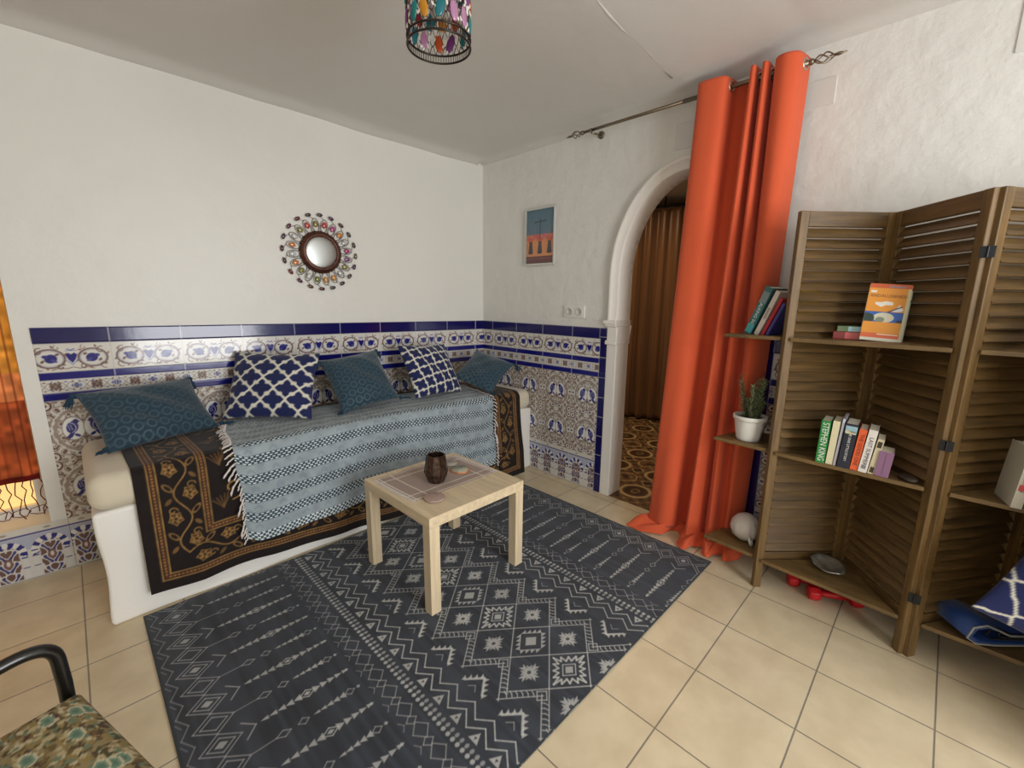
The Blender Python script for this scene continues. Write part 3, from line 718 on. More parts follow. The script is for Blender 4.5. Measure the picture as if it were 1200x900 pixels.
X0 = np.linspace(0, 1, ct.nx)[None, :]; v = ct.y[:, None]
hl = lambda u: np.interp(u, [0, .03, .1, .4, .6, .95, 1], [.205, .180, .185, .205, .19, .145, .16])
hm = hl(X0); off = .016; front = ZT+off-.05-hm+.0785; topl = .46-.08*X0
s = np.where(v < front, 2-v/front, 1-(v-front)/(1.0-front))
sv = np.clip(1-s, 0, 1)
xl = .445+.075*sv+.02*np.clip(s-1, 0, 1)+.006*np.sin(s*9); xr = 2.005+.05*sv+.02*np.clip(s-1, 0, 1)+.006*np.sin(s*11+1)
xx = xl+(xr-xl)*X0
P = drape(xx, s+0*X0, off, topl+0*v, hm+0*v)
P[..., 1] -= .004*np.sin(X0*25+s*3)*np.clip(s-1, 0, 1)
TH = P
th = grid('throw_blanket', P, ct.C, mat('woven_cotton', attr=True, rough=.9, sheen=.15, spec=.2, bump=.15, bscale=500, bdist=.001), None, True, thick=.004)
tag(th, 'pale blue woven throw with white fringe spread over the patterned cloth on the bench', 'throw')
random.seed(5)
for side, col in ((-1, 0), (1, -1)):
    mb = MB()
    for j in np.arange(5, ct.ny-4, 9):
        p = Vector(P[j, col]); ss = float(s[j, 0] if s.shape[1] == 1 else s[j, col]); dn = 0 if ss < 1 else min(1, (ss-1)*2.5)
        big = random.random() < .33*dn; L = (random.uniform(.030, .045) if not big else random.uniform(.06, .095))
        d = Vector((side*(1-.45*dn), random.uniform(-.25, .2)-.15*dn, -.75*dn)).normalized(); q = [p+Vector((0, -.004*dn, .003*(1-dn)))]; rr = .0042 if big else .0032
        for k in range(1, 7):
            t = k/6; q.append(q[0]+d*L*t*(1-.35*t*dn)+Vector((random.uniform(-.003, .003), -.006*dn, random.uniform(-.002, .003)-(.012*t*t*(1-dn))-(.030 if big else .012)*t*t*dn)))
        mb.tube(q, [rr*.8, rr*1.25, rr*.85, rr*1.2, rr*.9, rr*1.2, rr*.6], 6)
    mb.build('fringe', mat('white_cotton_cord', (216, 208, 204), .9), th, True)

# ------------------------------------------------------------------ pillows
def trellis(U, V, a, lw=.17, thr=.02):
    """cream lattice round navy quatrefoils; U, V metres; a = half cell"""
    col = np.empty(U.shape+(3,)); best = np.full(U.shape, 9.); sec = np.full(U.shape, 9.)
    i0, i1 = int(np.floor(U.min()/a))-2, int(np.ceil(U.max()/a))+2; j0, j1 = int(np.floor(V.min()/a))-2, int(np.ceil(V.max()/a))+2
    for i in range(i0, i1+1):
        for j in range(j0, j1+1):
            if (i+j) % 2: continue
            x, y = U/a-i, V/a-j; ax, ay = np.abs(x), np.abs(y)
            d = np.minimum(np.hypot(ax-.54, ay)-.315, np.hypot(ax, ay-.52)-.265)
            d = np.minimum(d, np.maximum(ax, ay)-.36)
            sec = np.where(d < best, best, np.minimum(sec, d)); best = np.minimum(best, d)
    t = np.clip(np.maximum((lw-(sec-best))/.08, (best-thr)/.05)+.5, 0, 1)[..., None]
    return np.array((24, 32, 78))*(1-t)+np.array((212, 208, 192))*t
def velvet(U, V):
    p = .052; col = np.empty(U.shape+(3,)); q = U/p; r = V/(p*.866)
    j = np.round(r); x = q-np.round(q-.5*(j % 2))-.5*(j % 2); y = (r-j)*.866; rad = np.hypot(x, y)
    ring = np.clip(1-np.abs(rad-.33)/.085, 0, 1); inner = np.clip(1-rad/.10, 0, 1)
    lens = np.clip(1-np.abs(np.hypot((np.abs(x)-.5), y*1.5)-.12)/.05, 0, 1)*.8
    fade = np.clip(.35+.75*vnoise(U.shape[0], U.shape[1], 3, 3, 8), 0, 1)
    h = np.maximum(np.maximum(ring, lens), inner*.3)*fade; t = h[..., None]
    return np.array((30, 54, 68))*(1-t)+np.array((88, 114, 124))*t, h
M_quat = mat('trellis_cotton', attr=True, rough=.8, sheen=.15, spec=.3, bump=.3, bscale=12, bdist=.006)
M_velv = mat('teal_velvet', attr=True, rough=.7, sheen=.35, spec=.3)
M_tas = mat('teal_thread', (28, 58, 78), .9)
def pillow(name, C, R, w, h, kind, label, T=.075, a=.055, rot=0, seed=0, parent=None, group=None):
    n = 90; u = np.linspace(-1, 1, n); UU, VV = np.meshgrid(u, u)
    pin = .07; sx = (1-pin*(1-VV**2)*np.abs(UU)**1.5)*1.0; sy = (1-pin*(1-UU**2)*np.abs(VV)**1.5)
    X = UU*w/2*1.04*sx; Z = VV*h/2*1.04*sy
    th = T*(np.clip((1-UU**4), 0, 1)*np.clip((1-VV**4), 0, 1))**.62*(.55+.45*(1-UU**2*.5-VV**2*.5))
    th = th+.004*np.sin(UU*9+seed)*np.sin(VV*7+seed*2)*(1-UU**2)*(1-VV**2)+.006*np.sin((UU+VV)*6+seed)*(1-UU**2)*(1-VV**2)
    cr, sr = math.cos(rot), math.sin(rot); pu, pv = X*cr-Z*sr, X*sr+Z*cr
    if kind == 'quat': cc = trellis(pu+.013*seed, pv+.02*seed, a, .17 if seed < 6 else .085, .02 if seed < 6 else .13); hh = 0
    else: cc, hh = velvet(pu, pv); 
    F = np.stack([X, -th-(0 if kind == 'quat' else .0022*hh), Z], -1); B = np.stack([X, th*.8, Z], -1)[:, ::-1]
    # one sheet: front then back, joined along the right hand seam
    P = np.concatenate([F, B], 1); CC = np.concatenate([cc, cc[:, ::-1]], 1)
    M = np.array(R); P = P @ M.T+np.array(C)
    o = grid(name, P, CC, M_quat if kind == 'quat' else M_velv, parent, True)
    bm = bmesh.new(); bm.from_mesh(o.data); bmesh.ops.remove_doubles(bm, verts=bm.verts, dist=.0004); bmesh.ops.recalc_face_normals(bm, faces=bm.faces); bm.to_mesh(o.data); bm.free(); o.data.shade_smooth()
    if label: tag(o, label, 'pillow', group)
    if kind != 'quat':
        random.seed(seed)
        for sx_, sz_ in ((-1, 1), (1, 1), (1, -1), (-1, -1)):
            K = Vector((M @ np.array([sx_*w/2*1.04, 0, sz_*h/2*1.04]))+np.array(C)); out = Vector(M @ np.array([sx_*.7, -.1, sz_*.7]))
            d = (out*.35+Vector((0, -.25, -.8))).normalized()
            if K.z < .74: d = Vector((out.x, out.y-.3, .02)).normalized(); K.z = max(K.z, .672)
            mb = MB(); mb.ball(K+d*.010, .012, 8)
            for q in range(14):
                e = Vector((random.uniform(-1, 1), random.uniform(-1, 1), random.uniform(-.6, 1)*(.3 if K.z < .74 else 1)))*.013
                mb.tube([K+d*.012, K+d*.035+e*.8, K+d*.062+e], [.004, .0035, .002], 5)
            mb.build('tassel', M_tas, o, True)
    return o
pillow('pillow', (.229, 2.650, .770), [[.952, -.216, -.215], [.305, .683, .663], [.004, -.697, .717]], .445, .32, 'velvet', 'teal embossed velvet pillow with tassels lying at the left end of the bench', .06, seed=1)
pillow('pillow', (.749, 2.600, .838), [[.781, .529, .332], [-.625, .676, .391], [-.018, -.512, .859]], .44, .375, 'quat', 'navy and cream trellis pillow, the wider one, between the two left teal pillows', .07, .062, 0, 2)
pillow('pillow', (1.211, 2.510, .822), [[.994, .058, -.09], [.008, .798, .603], [.107, -.6, .793]], .36, .35, 'velvet', 'teal embossed velvet pillow with tassels in the middle of the bench', .07, seed=3)
pillow('pillow', (1.724, 2.500, .835), [[.998, -.057, -.005], [.051, .844, .534], [-.026, -.533, .846]], .385, .375, 'quat', 'navy and cream trellis pillow standing on the right end of the throw', .065, .050, .62, 4)
pillow('pillow', (2.097, 2.372, .800), [[.315, .449, .836], [-.911, .391, .133], [-.268, -.803, .532]], .32, .32, 'velvet', 'small teal velvet pillow leaning in the far corner of the bench', .055, seed=5)

# ------------------------------------------------------------------ side table and what stands on it
M_bw = mat('pale_birch', (220, 200, 166), .45, wood=(40, 3, 40), mottle=.10)
tb = empty('side_table', (1.19, 1.64, 0))
def tpart(name, c, d, m, par, bw=.002, seg=2):
    o = MB().box((0, 0, 0), d).build(name, m, par); o.location = Vector(c)-Vector(par.location); bev(o, bw, seg); return o
tpart('tabletop', (1.19, 1.64, .4265), (.55, .55, .047), M_bw, tb)
for sx in (-1, 1):
    for sy in (-1, 1): tpart('leg', (1.19+sx*.2495, 1.64+sy*.2495, .2045), (.05, .05, .396), mat('pale_birch_leg', (220, 200, 166), .45, wood=(40, 40, 3), mottle=.10), tb)
tag(tb, 'small square pale birch side table standing on the rug in front of the bench', 'table')
# placemat
cp = Cv(.47, .335, .002, (166, 146, 136)); n = vnoise(cp.ny, cp.nx, 160, 40, 6)[..., None]; cp.C *= .95+.1*n
WHt = (226, 218, 204)
for y in (.012, .060, .275, .323): cp.line([(0, y), (.47, y)], .006, WHt)
for x in (.010, .075, .395, .460): cp.line([(x, 0), (x, .335)], .006, WHt)
xx = .965+cp.x[None, :]; yy = 1.535+cp.y[:, None]
pm = grid('placemat', np.stack([xx+.012*np.sin(yy*6), yy+0*xx, .4515+.0008*np.sin(xx*40)+0*yy], -1), cp.C, mat('placemat_weave', attr=True, rough=.9, bump=.2, bscale=400, bdist=.001), None, True, thick=.0012)
tag(pm, 'mauve woven placemat with cream lines lying on the side table', 'placemat')
random.seed(3)
for x0, sg in ((.965, -1), (1.435, 1)):
    mb = MB()
    for i in range(34):
        y = 1.54+.0096*i; xb = x0+.012*math.sin(y*6); mb.tube([(xb, y, .4522), (xb+sg*.009, y+random.uniform(-.003, .003), .4526), (xb+sg*.018, y+random.uniform(-.005, .005), .4516)], .0018, 5)
    mb.build('fringe', mat('white_cotton_cord'), pm, True)
# candle holder
ch_ = empty('candle_holder', (1.150, 1.645, .4528))
prof = [(.0, 0), (.036, 0), (.038, .006), (.050, .028), (.056, .046), (.052, .080), (.042, .136), (.039, .136), (.048, .080), (.051, .046), (.045, .030), (.032, .010), (0, .010)]
o = MB().lathe(prof, n=9, ph=.3).build('cup', mat('dark_mercury_glass', (104, 82, 70), .25, .7, mottle=.75, mscale=60, bump=.4, bscale=70, bdist=.003), ch_); bev(o, .002, 2)
mb = MB()
for i in range(9):
    a = i*2*PI/9+.3; mb.tube([(.0385*math.cos(a), .0385*math.sin(a), .006), (.0570*math.cos(a), .0570*math.sin(a), .046), (.0430*math.cos(a), .0430*math.sin(a), .136)], .0016, 6)
mb.build('ribs', mat('dark_bronze', (48, 36, 30), .3, .8), ch_, True)
MB().lathe([(0, .010), (.028, .010), (.028, .024), (0, .024)], n=20).build('tea_light', mat('dark_wax', (60, 50, 44), .5), ch_)
tag(ch_, 'faceted dark bronze glass candle holder standing on the placemat', 'candle holder')
o = bev(MB().lathe([(0, 0), (.046, 0), (.047, .004), (.046, .008), (0, .008)], n=40).build('coaster', mat('mauve_cork', (172, 148, 136), .9, mottle=.12, mscale=60), None, True), .001); o.location = (1.036, 1.500, .4535); o.rotation_euler = (.02, .01, 0)
tag(o, 'round mauve coaster overlapping the near edge of the placemat', 'coaster')
cs = empty('coaster', (1.318, 1.675, .4528)); random.seed(8)
wob = lambda a, z: 1+.06*math.sin(3*a+1)+.03*math.sin(7*a)
MB().lathe([(0, 0), (.050, 0), (.051, .004), (.050, .006), (0, .006)], n=40, fn=wob).build('rim', mat('copper_orange', (206, 134, 88), .4, .2), cs, True)
MB().lathe([(0, .006), (.045, .006), (.045, .0085), (0, .0085)], n=40, fn=wob).build('face', mat('pale_agate', (176, 176, 154), .25, mottle=.2, mscale=50), cs, True)
tag(cs, 'pale green stone coaster with an orange rim beside the candle holder', 'coaster')
o = MB().lathe([(0, 0), (.035, 0), (.036, .004), (.034, .007), (0, .007)], n=30, fn=wob).build('coaster', mat('grey_agate', (178, 172, 158), .3, mottle=.15, mscale=40), None, True); o.location = (1.335, 1.775, .4528)
tag(o, 'small grey stone coaster at the back edge of the placemat', 'coaster')

# ------------------------------------------------------------------ orange curtain on its rod
M_rod = mat('antique_brass', (128, 116, 98), .35, .85)
rd = empty('curtain_rod', (2.352, 1.15, 2.313))
def rp(name, mb, m, par=rd, smooth=True):
    return mb.build(name, m, par, smooth, Matrix.Translation(-Vector(par.location)))
XR = 2.352; ZR = 2.313
rp('pole', MB().tube([(XR, 1.745, ZR), (XR, 1.10, ZR)], .0085, 12).tube([(XR, 1.12, ZR), (XR, .575, ZR)], .0105, 12), M_rod)
for ye, sg in ((1.745, 1), (.575, -1)):
    mb = MB(); mb.ball((XR, ye+sg*.004, ZR), .013, 12); mb.ball((XR, ye+sg*.10, ZR), (.007, .016, .007), 10); mb.tube([(XR, ye+sg*.085, ZR), (XR, ye+sg*.125, ZR)], [.006, .003], 8)
    for w in range(4):
        mb.tube([(XR+.020*math.sin(PI*i/14)*math.cos(w*PI/2+i*.20), ye+sg*(.012+.075*i/14), ZR+.020*math.sin(PI*i/14)*math.sin(w*PI/2+i*.20)) for i in range(15)], .0028, 6)
    rp('finial', mb, M_rod)
for yb in (1.68, .645):
    mb = MB(); mb.tube([(XB+.0, yb, ZR-.004), (XR+.0, yb, ZR-.016)], .006, 8); mb.tube([(XR, yb, ZR-.016), (XR-.012, yb, ZR-.006), (XR-.013, yb, ZR+.006)], .004, 8); mb.lathe([(0, 0), (.022, 0), (.022, .006), (0, .006)], n=16)
    k = len(mb.v)-4*16; vv = mb.v[-64:]; mb.v[-64:] = [(XB-z, yb+y, ZR-.004+x) for x, y, z in vv]
    rp('bracket', mb, M_rod)
tag(rd, 'slim antique metal curtain rod with twisted cage finials above the arch', 'curtain rod')
# plan of the curtain at the rod (y from left to right in view) and at the floor
top = [(1.020, 2.395), (1.035, 2.330), (1.020, 2.292), (.950, 2.285), (.905, 2.300), (.890, 2.350), (.880, 2.405), (.835, 2.418), (.800, 2.405), (.795, 2.350), (.790, 2.290), (.778, 2.284), (.772, 2.300), (.770, 2.36), (.764, 2.400), (.752, 2.400), (.746, 2.35), (.742, 2.292), (.730, 2.284), (.722, 2.30), (.720, 2.36), (.716, 2.405), (.704, 2.405), (.698, 2.35), (.690, 2.292), (.650, 2.272), (.610, 2.290), (.592, 2.352), (.586, 2.40)]
bot = [(1.085, 2.350), (1.105, 2.300), (1.095, 2.262), (1.040, 2.240), (.985, 2.252), (.955, 2.290), (.940, 2.345), (.915, 2.365), (.890, 2.345), (.878, 2.300), (.868, 2.250), (.850, 2.232), (.830, 2.245), (.818, 2.290), (.808, 2.335), (.795, 2.345), (.782, 2.31), (.772, 2.265), (.758, 2.245), (.742, 2.260), (.730, 2.31), (.720, 2.350), (.708, 2.355), (.698, 2.33), (.688, 2.30), (.674, 2.29), (.660, 2.31), (.645, 2.350), (.635, 2.395)]
def smooth_path(p, n):
    p = np.array(p); d = np.r_[0, np.cumsum(np.hypot(*np.diff(p, axis=0).T)+.02)]; t = np.linspace(0, d[-1], n)
    m = np.gradient(p, d, axis=0); k = np.clip(np.searchsorted(d, t)-1, 0, len(d)-2); h = (d[k+1]-d[k]); q = ((t-d[k])/h)[:, None]; h = h[:, None]
    return (2*q**3-3*q**2+1)*p[k]+(q**3-2*q**2+q)*h*m[k]+(-2*q**3+3*q**2)*p[k+1]+(q**3-q**2)*h*m[k+1]
NX, NZ = 420, 240
A = smooth_path(top, NX); Bp = smooth_path(bot, NX); zt = 2.347; qv = np.linspace(0, 1, NZ)
P = np.zeros((NZ, NX, 3)); u = np.linspace(0, 1, NX)
kr = np.exp(-np.linspace(-2.4, 2.4, 61)**2); kr /= kr.sum(); Bs = np.stack([np.convolve(np.pad(Bp[:, i], 30, 'edge'), kr, 'valid') for i in (0, 1)], 1)
for j, q in enumerate(qv):
    if q < .93:
        k = q/.93; z = zt+(.05-zt)*k; m = min(1, k*1.0)**1.15; xy = A*(1-m)+Bp*m
        xy = xy+np.stack([.004*np.sin(u*40+k*3)*k, .006*np.sin(u*31+k*5)*k+.004*np.sin(u*70)*k*k], 1)
        P[j, :, 0] = xy[:, 1]; P[j, :, 1] = xy[:, 0]; P[j, :, 2] = z
    else:
        k = (q-.93)/.07; e = math.sin(k*PI/2)
        reach = .055+.055*np.exp(-((u-.04)/.10)**2)+.03*np.exp(-((u-.45)/.12)**2)+.05*np.exp(-((u-.80)/.14)**2)+.010*np.sin(u*37)
        bx = Bp[:, 1]*(1-e)+Bs[:, 1]*e; by = Bp[:, 0]*(1-e)+Bs[:, 0]*e
        P[j, :, 0] = bx-e*reach*(1.0-.15*u)+.008*np.sin(u*60+k*3)*e; P[j, :, 1] = by+e*(.095*(1-u)**3-.05*u*u)+.008*np.sin(u*52)*e
        P[j, :, 2] = .05*(1-e)**1.2+.012+(.010+.030*(1-k))*np.abs(np.sin(u*21+k*2.2))*math.sin(min(1, k*1.3)*PI)**.8
crease = np.zeros((NZ, NX)); 
for qq in (.24, .50, .745): crease += np.exp(-((qv-qq)/.0035)**2)[:, None]
P[..., 0] -= .003*crease
cur = grid('curtain', P, None, mat('orange_curtain_fabric', (226, 100, 62), .75, bump=.12, bscale=350, bdist=.001, sheen=.15, transl=.18, spec=.2), None, True, thick=.0015)
tag(cur, 'long orange eyelet curtain drawn to the right of the arch and pooling on the floor', 'curtain')
xs_ = A[:, 1]; M_ey = mat('brushed_nickel', (190, 186, 178), .25, .9)
for i in range(NX-1):
    if (xs_[i]-XR)*(xs_[i+1]-XR) < 0:
        t = Vector((xs_[i+1]-xs_[i], A[i+1, 0]-A[i, 0], 0)).normalized(); nrm = Vector((-t.y, t.x, 0)); c0 = Vector((XR, A[i, 0], ZR))
        mb = MB(); mb.tube([c0+(t*math.cos(a)+Vector((0, 0, 1))*math.sin(a))*.0215 for a in [2*PI*k/28 for k in range(28)]], .0045, 8, closed=True)
        mb.build('eyelet', M_ey, cur, True)

# ------------------------------------------------------------------ things on the walls
# jewelled mirror
mr = empty('mirror', (1.157, yA(1.157), 1.588))
ang = math.atan2(-.0425, 1); 
mr.rotation_euler = (0, 0, ang)
Rm = .232
mb = MB(); mb.lathe([(.094*math.sin(t), .022+.010*math.cos(t)*1.0) for t in [i*PI/2/10 for i in range(11)]], n=48)
RX = Matrix.Rotation(PI/2, 4, 'X')
mb.build('glass', mat('convex_mirror_glass', (180, 182, 178), .38, 1), mr, True, RX)
mb = MB(); mb.lathe([(.092, .012), (.094, .030), (.100, .034), (.108, .030), (.126, .014), (.128, 0), (.092, 0)], n=60, fn=lambda a, z: 1+.012*math.sin(40*a))
mb.build('inner_ring', mat('aged_copper', (110, 74, 62), .4, .7, mottle=.4, mscale=60), mr, True, RX)
gemc = [(134, 118, 50), (196, 44, 48), (176, 66, 130), (206, 128, 52), (196, 198, 196), (172, 56, 112), (120, 62, 122), (140, 130, 60), (196, 198, 196), (204, 140, 60), (206, 142, 56), (118, 124, 50), (200, 202, 200), (132, 128, 60), (206, 124, 60), (196, 200, 204), (208, 128, 64), (200, 202, 200), (134, 130, 62), (190, 50, 54)]
outc = [(60, 60, 62), (70, 66, 70), (84, 50, 78), (92, 56, 62), (62, 62, 56), (66, 62, 58), (120, 100, 66), (70, 56, 84), (80, 66, 60), (60, 50, 52), (70, 70, 70), (84, 40, 56), (96, 70, 56), (84, 40, 56), (110, 40, 50), (74, 60, 60), (88, 36, 62), (80, 66, 76), (92, 50, 64), (110, 52, 58)]
wire = MB(); 
for i in range(20):
    a = PI/2-i*2*PI/20+.12; ca, sa = math.cos(a), math.sin(a); tx, tz = -sa, ca
    pts = []
    for k in range(16):
        t = 2*PI*k/16; rr = .160+.038*math.cos(t); w = .020*math.sin(t); pts.append((ca*rr+tx*w, -.012, sa*rr+tz*w))
    wire.tube(pts, .0024, 5, closed=True)
    for sg in (-1, 1): wire.tube([(ca*.122+tx*sg*.012, -.010, sa*.122+tz*sg*.012), (ca*.15+tx*sg*.018, -.011, sa*.15+tz*sg*.018), (ca*.182+tx*sg*.006, -.012, sa*.182+tz*sg*.006)], .0020, 5)
    M = Matrix.Rotation(a, 3, 'Y').inverted()
    Rg = Matrix(((ca, 0, tx), (0, 1, 0), (sa, 0, tz))); Rg = Matrix(((ca, 0, tx), (0, 1, 0), (sa, 0, tz)))
    g = MB(); g.ball((ca*.166, -.014, sa*.166), (.019, .007, .0125), 12, Rg)
    gm = g.build('gem', mat('gem_%d_%d_%d' % gemc[i], gemc[i], .1, 0, coat=.6, spec=.8), mr, True)
    a2 = a+PI/20; c2, s2 = math.cos(a2), math.sin(a2); t2x, t2z = -s2, c2; R2 = Matrix(((c2, 0, t2x), (0, 1, 0), (s2, 0, t2z)))
    wire.tube([(c2*.221+.0*t2x+(.0175*math.cos(t))*t2x+.009*math.sin(t)*c2, -.012, s2*.221+(.0175*math.cos(t))*t2z+.009*math.sin(t)*s2) for t in [2*PI*k/14 for k in range(14)]], .0020, 5, closed=True)
    wire.tube([(ca*.196, -.012, sa*.196), (c2*.214, -.012, s2*.214)], .0014, 5)
    g = MB(); g.ball((c2*.221, -.014, s2*.221), (.010, .007, .016), 12, R2); g.build('outer_gem', mat('gem_%d_%d_%d' % outc[i], outc[i], .15, .3, coat=.5), mr, True)
wire.build('wire_petals', mat('tarnished_wire', (150, 142, 134), .35, .7), mr, True)
tag(mr, 'small round mirror in a sunburst frame of wire petals and coloured gems', 'mirror')

# framed poster on the arch wall
fr = empty('picture_frame', (XB, 2.160, 1.755)); fw, fh = .285, .392
def fbox(mb, cy, cz, dy, dz, dx=.018, ox=.009): return mb.box((-ox, cy, cz), (dx, dy, dz))
mb = MB(); 
for sg in (-1, 1): fbox(mb, sg*(fw/2-.006), 0, .012, fh); fbox(mb, 0, sg*(fh/2-.006), fw-.024, .012)
bev(mb.build('frame', mat('silver_frame', (204, 204, 198), .3, .3), fr), .002)
pc = Cv(.261, .368, .0022, (86, 118, 136)); 
for j in range(pc.ny): t = j/(pc.ny-1); pc.C[j] = np.array((112, 132, 140))*(1-t)+np.array((76, 106, 124))*t
pc.rect(0, .05, .261, .17, (206, 138, 88)); pc.rect(0, .165, .261, .20, (196, 120, 92)); pc.rect(0, 0, .261, .055, (104, 66, 66)); pc.rect(0, .050, .261, .075, (208, 140, 92)); pc.rect(0, .030, .261, .038, (132, 80, 76))
for cx in (.042, .130, .218):
    pc.poly([(cx-.022, .075), (cx+.022, .075), (cx+.014, .145), (cx-.012, .145)], (70, 66, 76)); pc.ell((cx, .075), .022, .008, (60, 62, 78)); pc.ell((cx, .150), .016, .010, (88, 58, 56)); pc.ell((cx, .172), .030, .020, (196, 92, 72)); pc.ell((cx+.012, .188), .018, .012, (206, 116, 98))
    pc.line([(cx, .18), (cx, .235)], .003, (170, 84, 74)); pc.line([(cx-.016, .19), (cx-.020, .22)], .002, (150, 90, 84))
pc.ell((.17, .19), .03, .014, (196, 104, 112)); pc.ell((.09, .19), .028, .014, (196, 96, 88))
pc.line([(.130, .17), (.130, .305)], .006, (34, 46, 62)); pc.line([(.078, .284), (.184, .290)], .006, (34, 46, 62))
for x in (.10, .118, .146, .162): pc.line([(x, .19), (x, .26)], .0016, (60, 76, 92))
yy = .1305-pc.x[None, :]; zz = pc.y[:, None]-.184
grid('poster', np.stack([-.006+0*yy*zz, yy+0*zz, zz+0*yy], -1), pc.C, mat('printed_poster', attr=True, rough=.3, coat=.3), fr, False)
tag(fr, 'framed poster of a cross above three dark lanterns, left of the arch', 'picture')

# double wall socket
sk = empty('wall_socket', (XB, 1.833, 1.236)); Mp = mat('white_plastic', (226, 224, 218), .3)
mb = MB(); mb.box((-.005, 0, 0), (.010, .172, .080)); bev(mb.build('plate', Mp, sk), .003, 3)
for sg in (-1, 1):
    mb = MB(); mb.lathe([(.026, 0), (.026, .004), (.023, .005), (.021, .002), (.019, -.006), (0, -.006)], n=28); o = mb.build('socket_cup', mat('socket_plastic', (196, 194, 188), .4), sk, True, Matrix.Translation((-.0105, sg*.040, 0)) @ Matrix.Rotation(-PI/2, 4, 'Y'))
    mb = MB()
    for z in (-.0095, .0095): mb.tube([(-.0050, sg*.040+z, 0), (-.0065, sg*.040+z, 0)], .0025, 8)
    mb.build('pin_hole', mat('black_plastic', (18, 18, 18), .4), o)
tag(sk, 'white double wall socket above the tiles, left of the arch', 'socket')
# blank cover plates
def plate(y0, y1, z0, z1, lab):
    o = bev(MB().box((XB-.002, (y0+y1)/2, (z0+z1)/2), (.006, y1-y0, z1-z0)).build('cover_plate', mat('painted_cover', (214, 212, 206), .4)), .002); tag(o, lab, 'cover plate')
plate(.490, .608, 2.162, 2.272, 'blank white square cover plate high on the wall right of the curtain rod')
plate(1.075, 1.200, 2.12, 2.25, 'faint painted cover plate above the arch, left of the curtain')
plate(-.14, -.025, 2.18, 2.36, 'white cover plate high on the wall at the right edge of the photo')

# ------------------------------------------------------------------ folding screen with corner shelves
M_sc = mat('weathered_brown_wood', (98, 74, 40), .5, wood=(4, 4, 60), mottle=.30)
M_st = mat('weathered_brown_stile', (112, 86, 48), .5, wood=(50, 50, 4), mottle=.28)
M_sh = mat('weathered_brown_shelf', (114, 90, 54), .5, wood=(20, 5, 5), mottle=.3)
M_hg = mat('dark_hinge', (44, 46, 48), .4, .7)
P1, P2, P3, P4, P5 = (2.112, .492), (2.404, .212), (2.078, -.052), (2.418, -.285), (2.09, -.545)
HS = 1.675
sc = empty('folding_screen', (2.25, 0, 0))
def local(mb): return Matrix.Translation(-Vector(sc.location))
def panel(a, b, cut_a=.0, cut_b=.0):
    a, b = Vector((*a, 0)), Vector((*b, 0)); d = (b-a); Lp = d.length; d.normalize(); n = Vector((d.y, -d.x, 0))
    if n.x > 0: n = -n                                   # n faces the room
    R = Matrix((d, n, Vector((0, 0, 1)))).transposed().to_4x4(); R.translation = a
    T = Matrix.Translation(-Vector(sc.location)) @ R
    mb = MB(); g = .006; sw, th = .036, .024
    mb.box((g+sw/2, 0, HS/2), (sw, th, HS)); mb.box((Lp-g-sw/2, 0, HS/2), (sw, th, HS))
    o = bev(mb.build('panel', M_st, sc, False, T), .003)
    for zc_r, hr in ((HS-.030, .058), (.155, .05)): bev(MB().box((Lp/2, 0, zc_r), (Lp-2*g-2*sw, th-.003, hr)).build('rail', M_sc, o, False, T), .002)
    mb = MB(); z0, z1 = .185, HS-.062; k = 34; w = Lp-2*g-2*sw
    for i in range(k):
        z = z0+(z1-z0)*(i+.5)/k; M = Matrix.Rotation(math.radians(35), 3, 'X'); mb.box((Lp/2, 0, z), (w, .006, .0440), M)
    mb.build('slats', M_sc, o, False, T)
    return o
pn = [panel(P1, P2), panel(P2, P3), panel(P3, P4), panel(P4, P5)]
for (x, y), pr, sd in ((P3, pn[1], 1), (P2, pn[0], 0), (P4, pn[2], 0)):
    for z in (1.48, .84, .25):
        mb = MB(); s_ = -1 if sd else 1
        mb.box((x+s_*.013, y, z), (.004, .036, .036)); mb.tube([(x+s_*.018, y, z-.018), (x+s_*.018, y, z+.018)], .004, 8)
        bev(mb.build('hinge', M_hg, pr, False, Matrix.Translation(-Vector(sc.location))), .001)
def shelf(poly, z):
    o = bev(MB().prism([(x, y) for x, y in poly], z-.016, z).build('shelf', M_sh, sc, False, Matrix.Translation(-Vector(sc.location))), .002); return o
ZS_ = (.150, .672, 1.172)
for z in ZS_:
    shelf([(2.110, .462), (2.385, .200), (2.372, .190), (2.084, -.020)], z)
    shelf([(2.128, .505), (2.142, .735), (2.300, .690), (2.395, .560), (2.395, .245)], z)
    shelf([(2.090, -.085), (2.400, -.290), (2.095, -.520)], z)
tag(sc, 'weathered brown louvred folding screen with corner shelves standing in front of the right wall', 'folding screen')

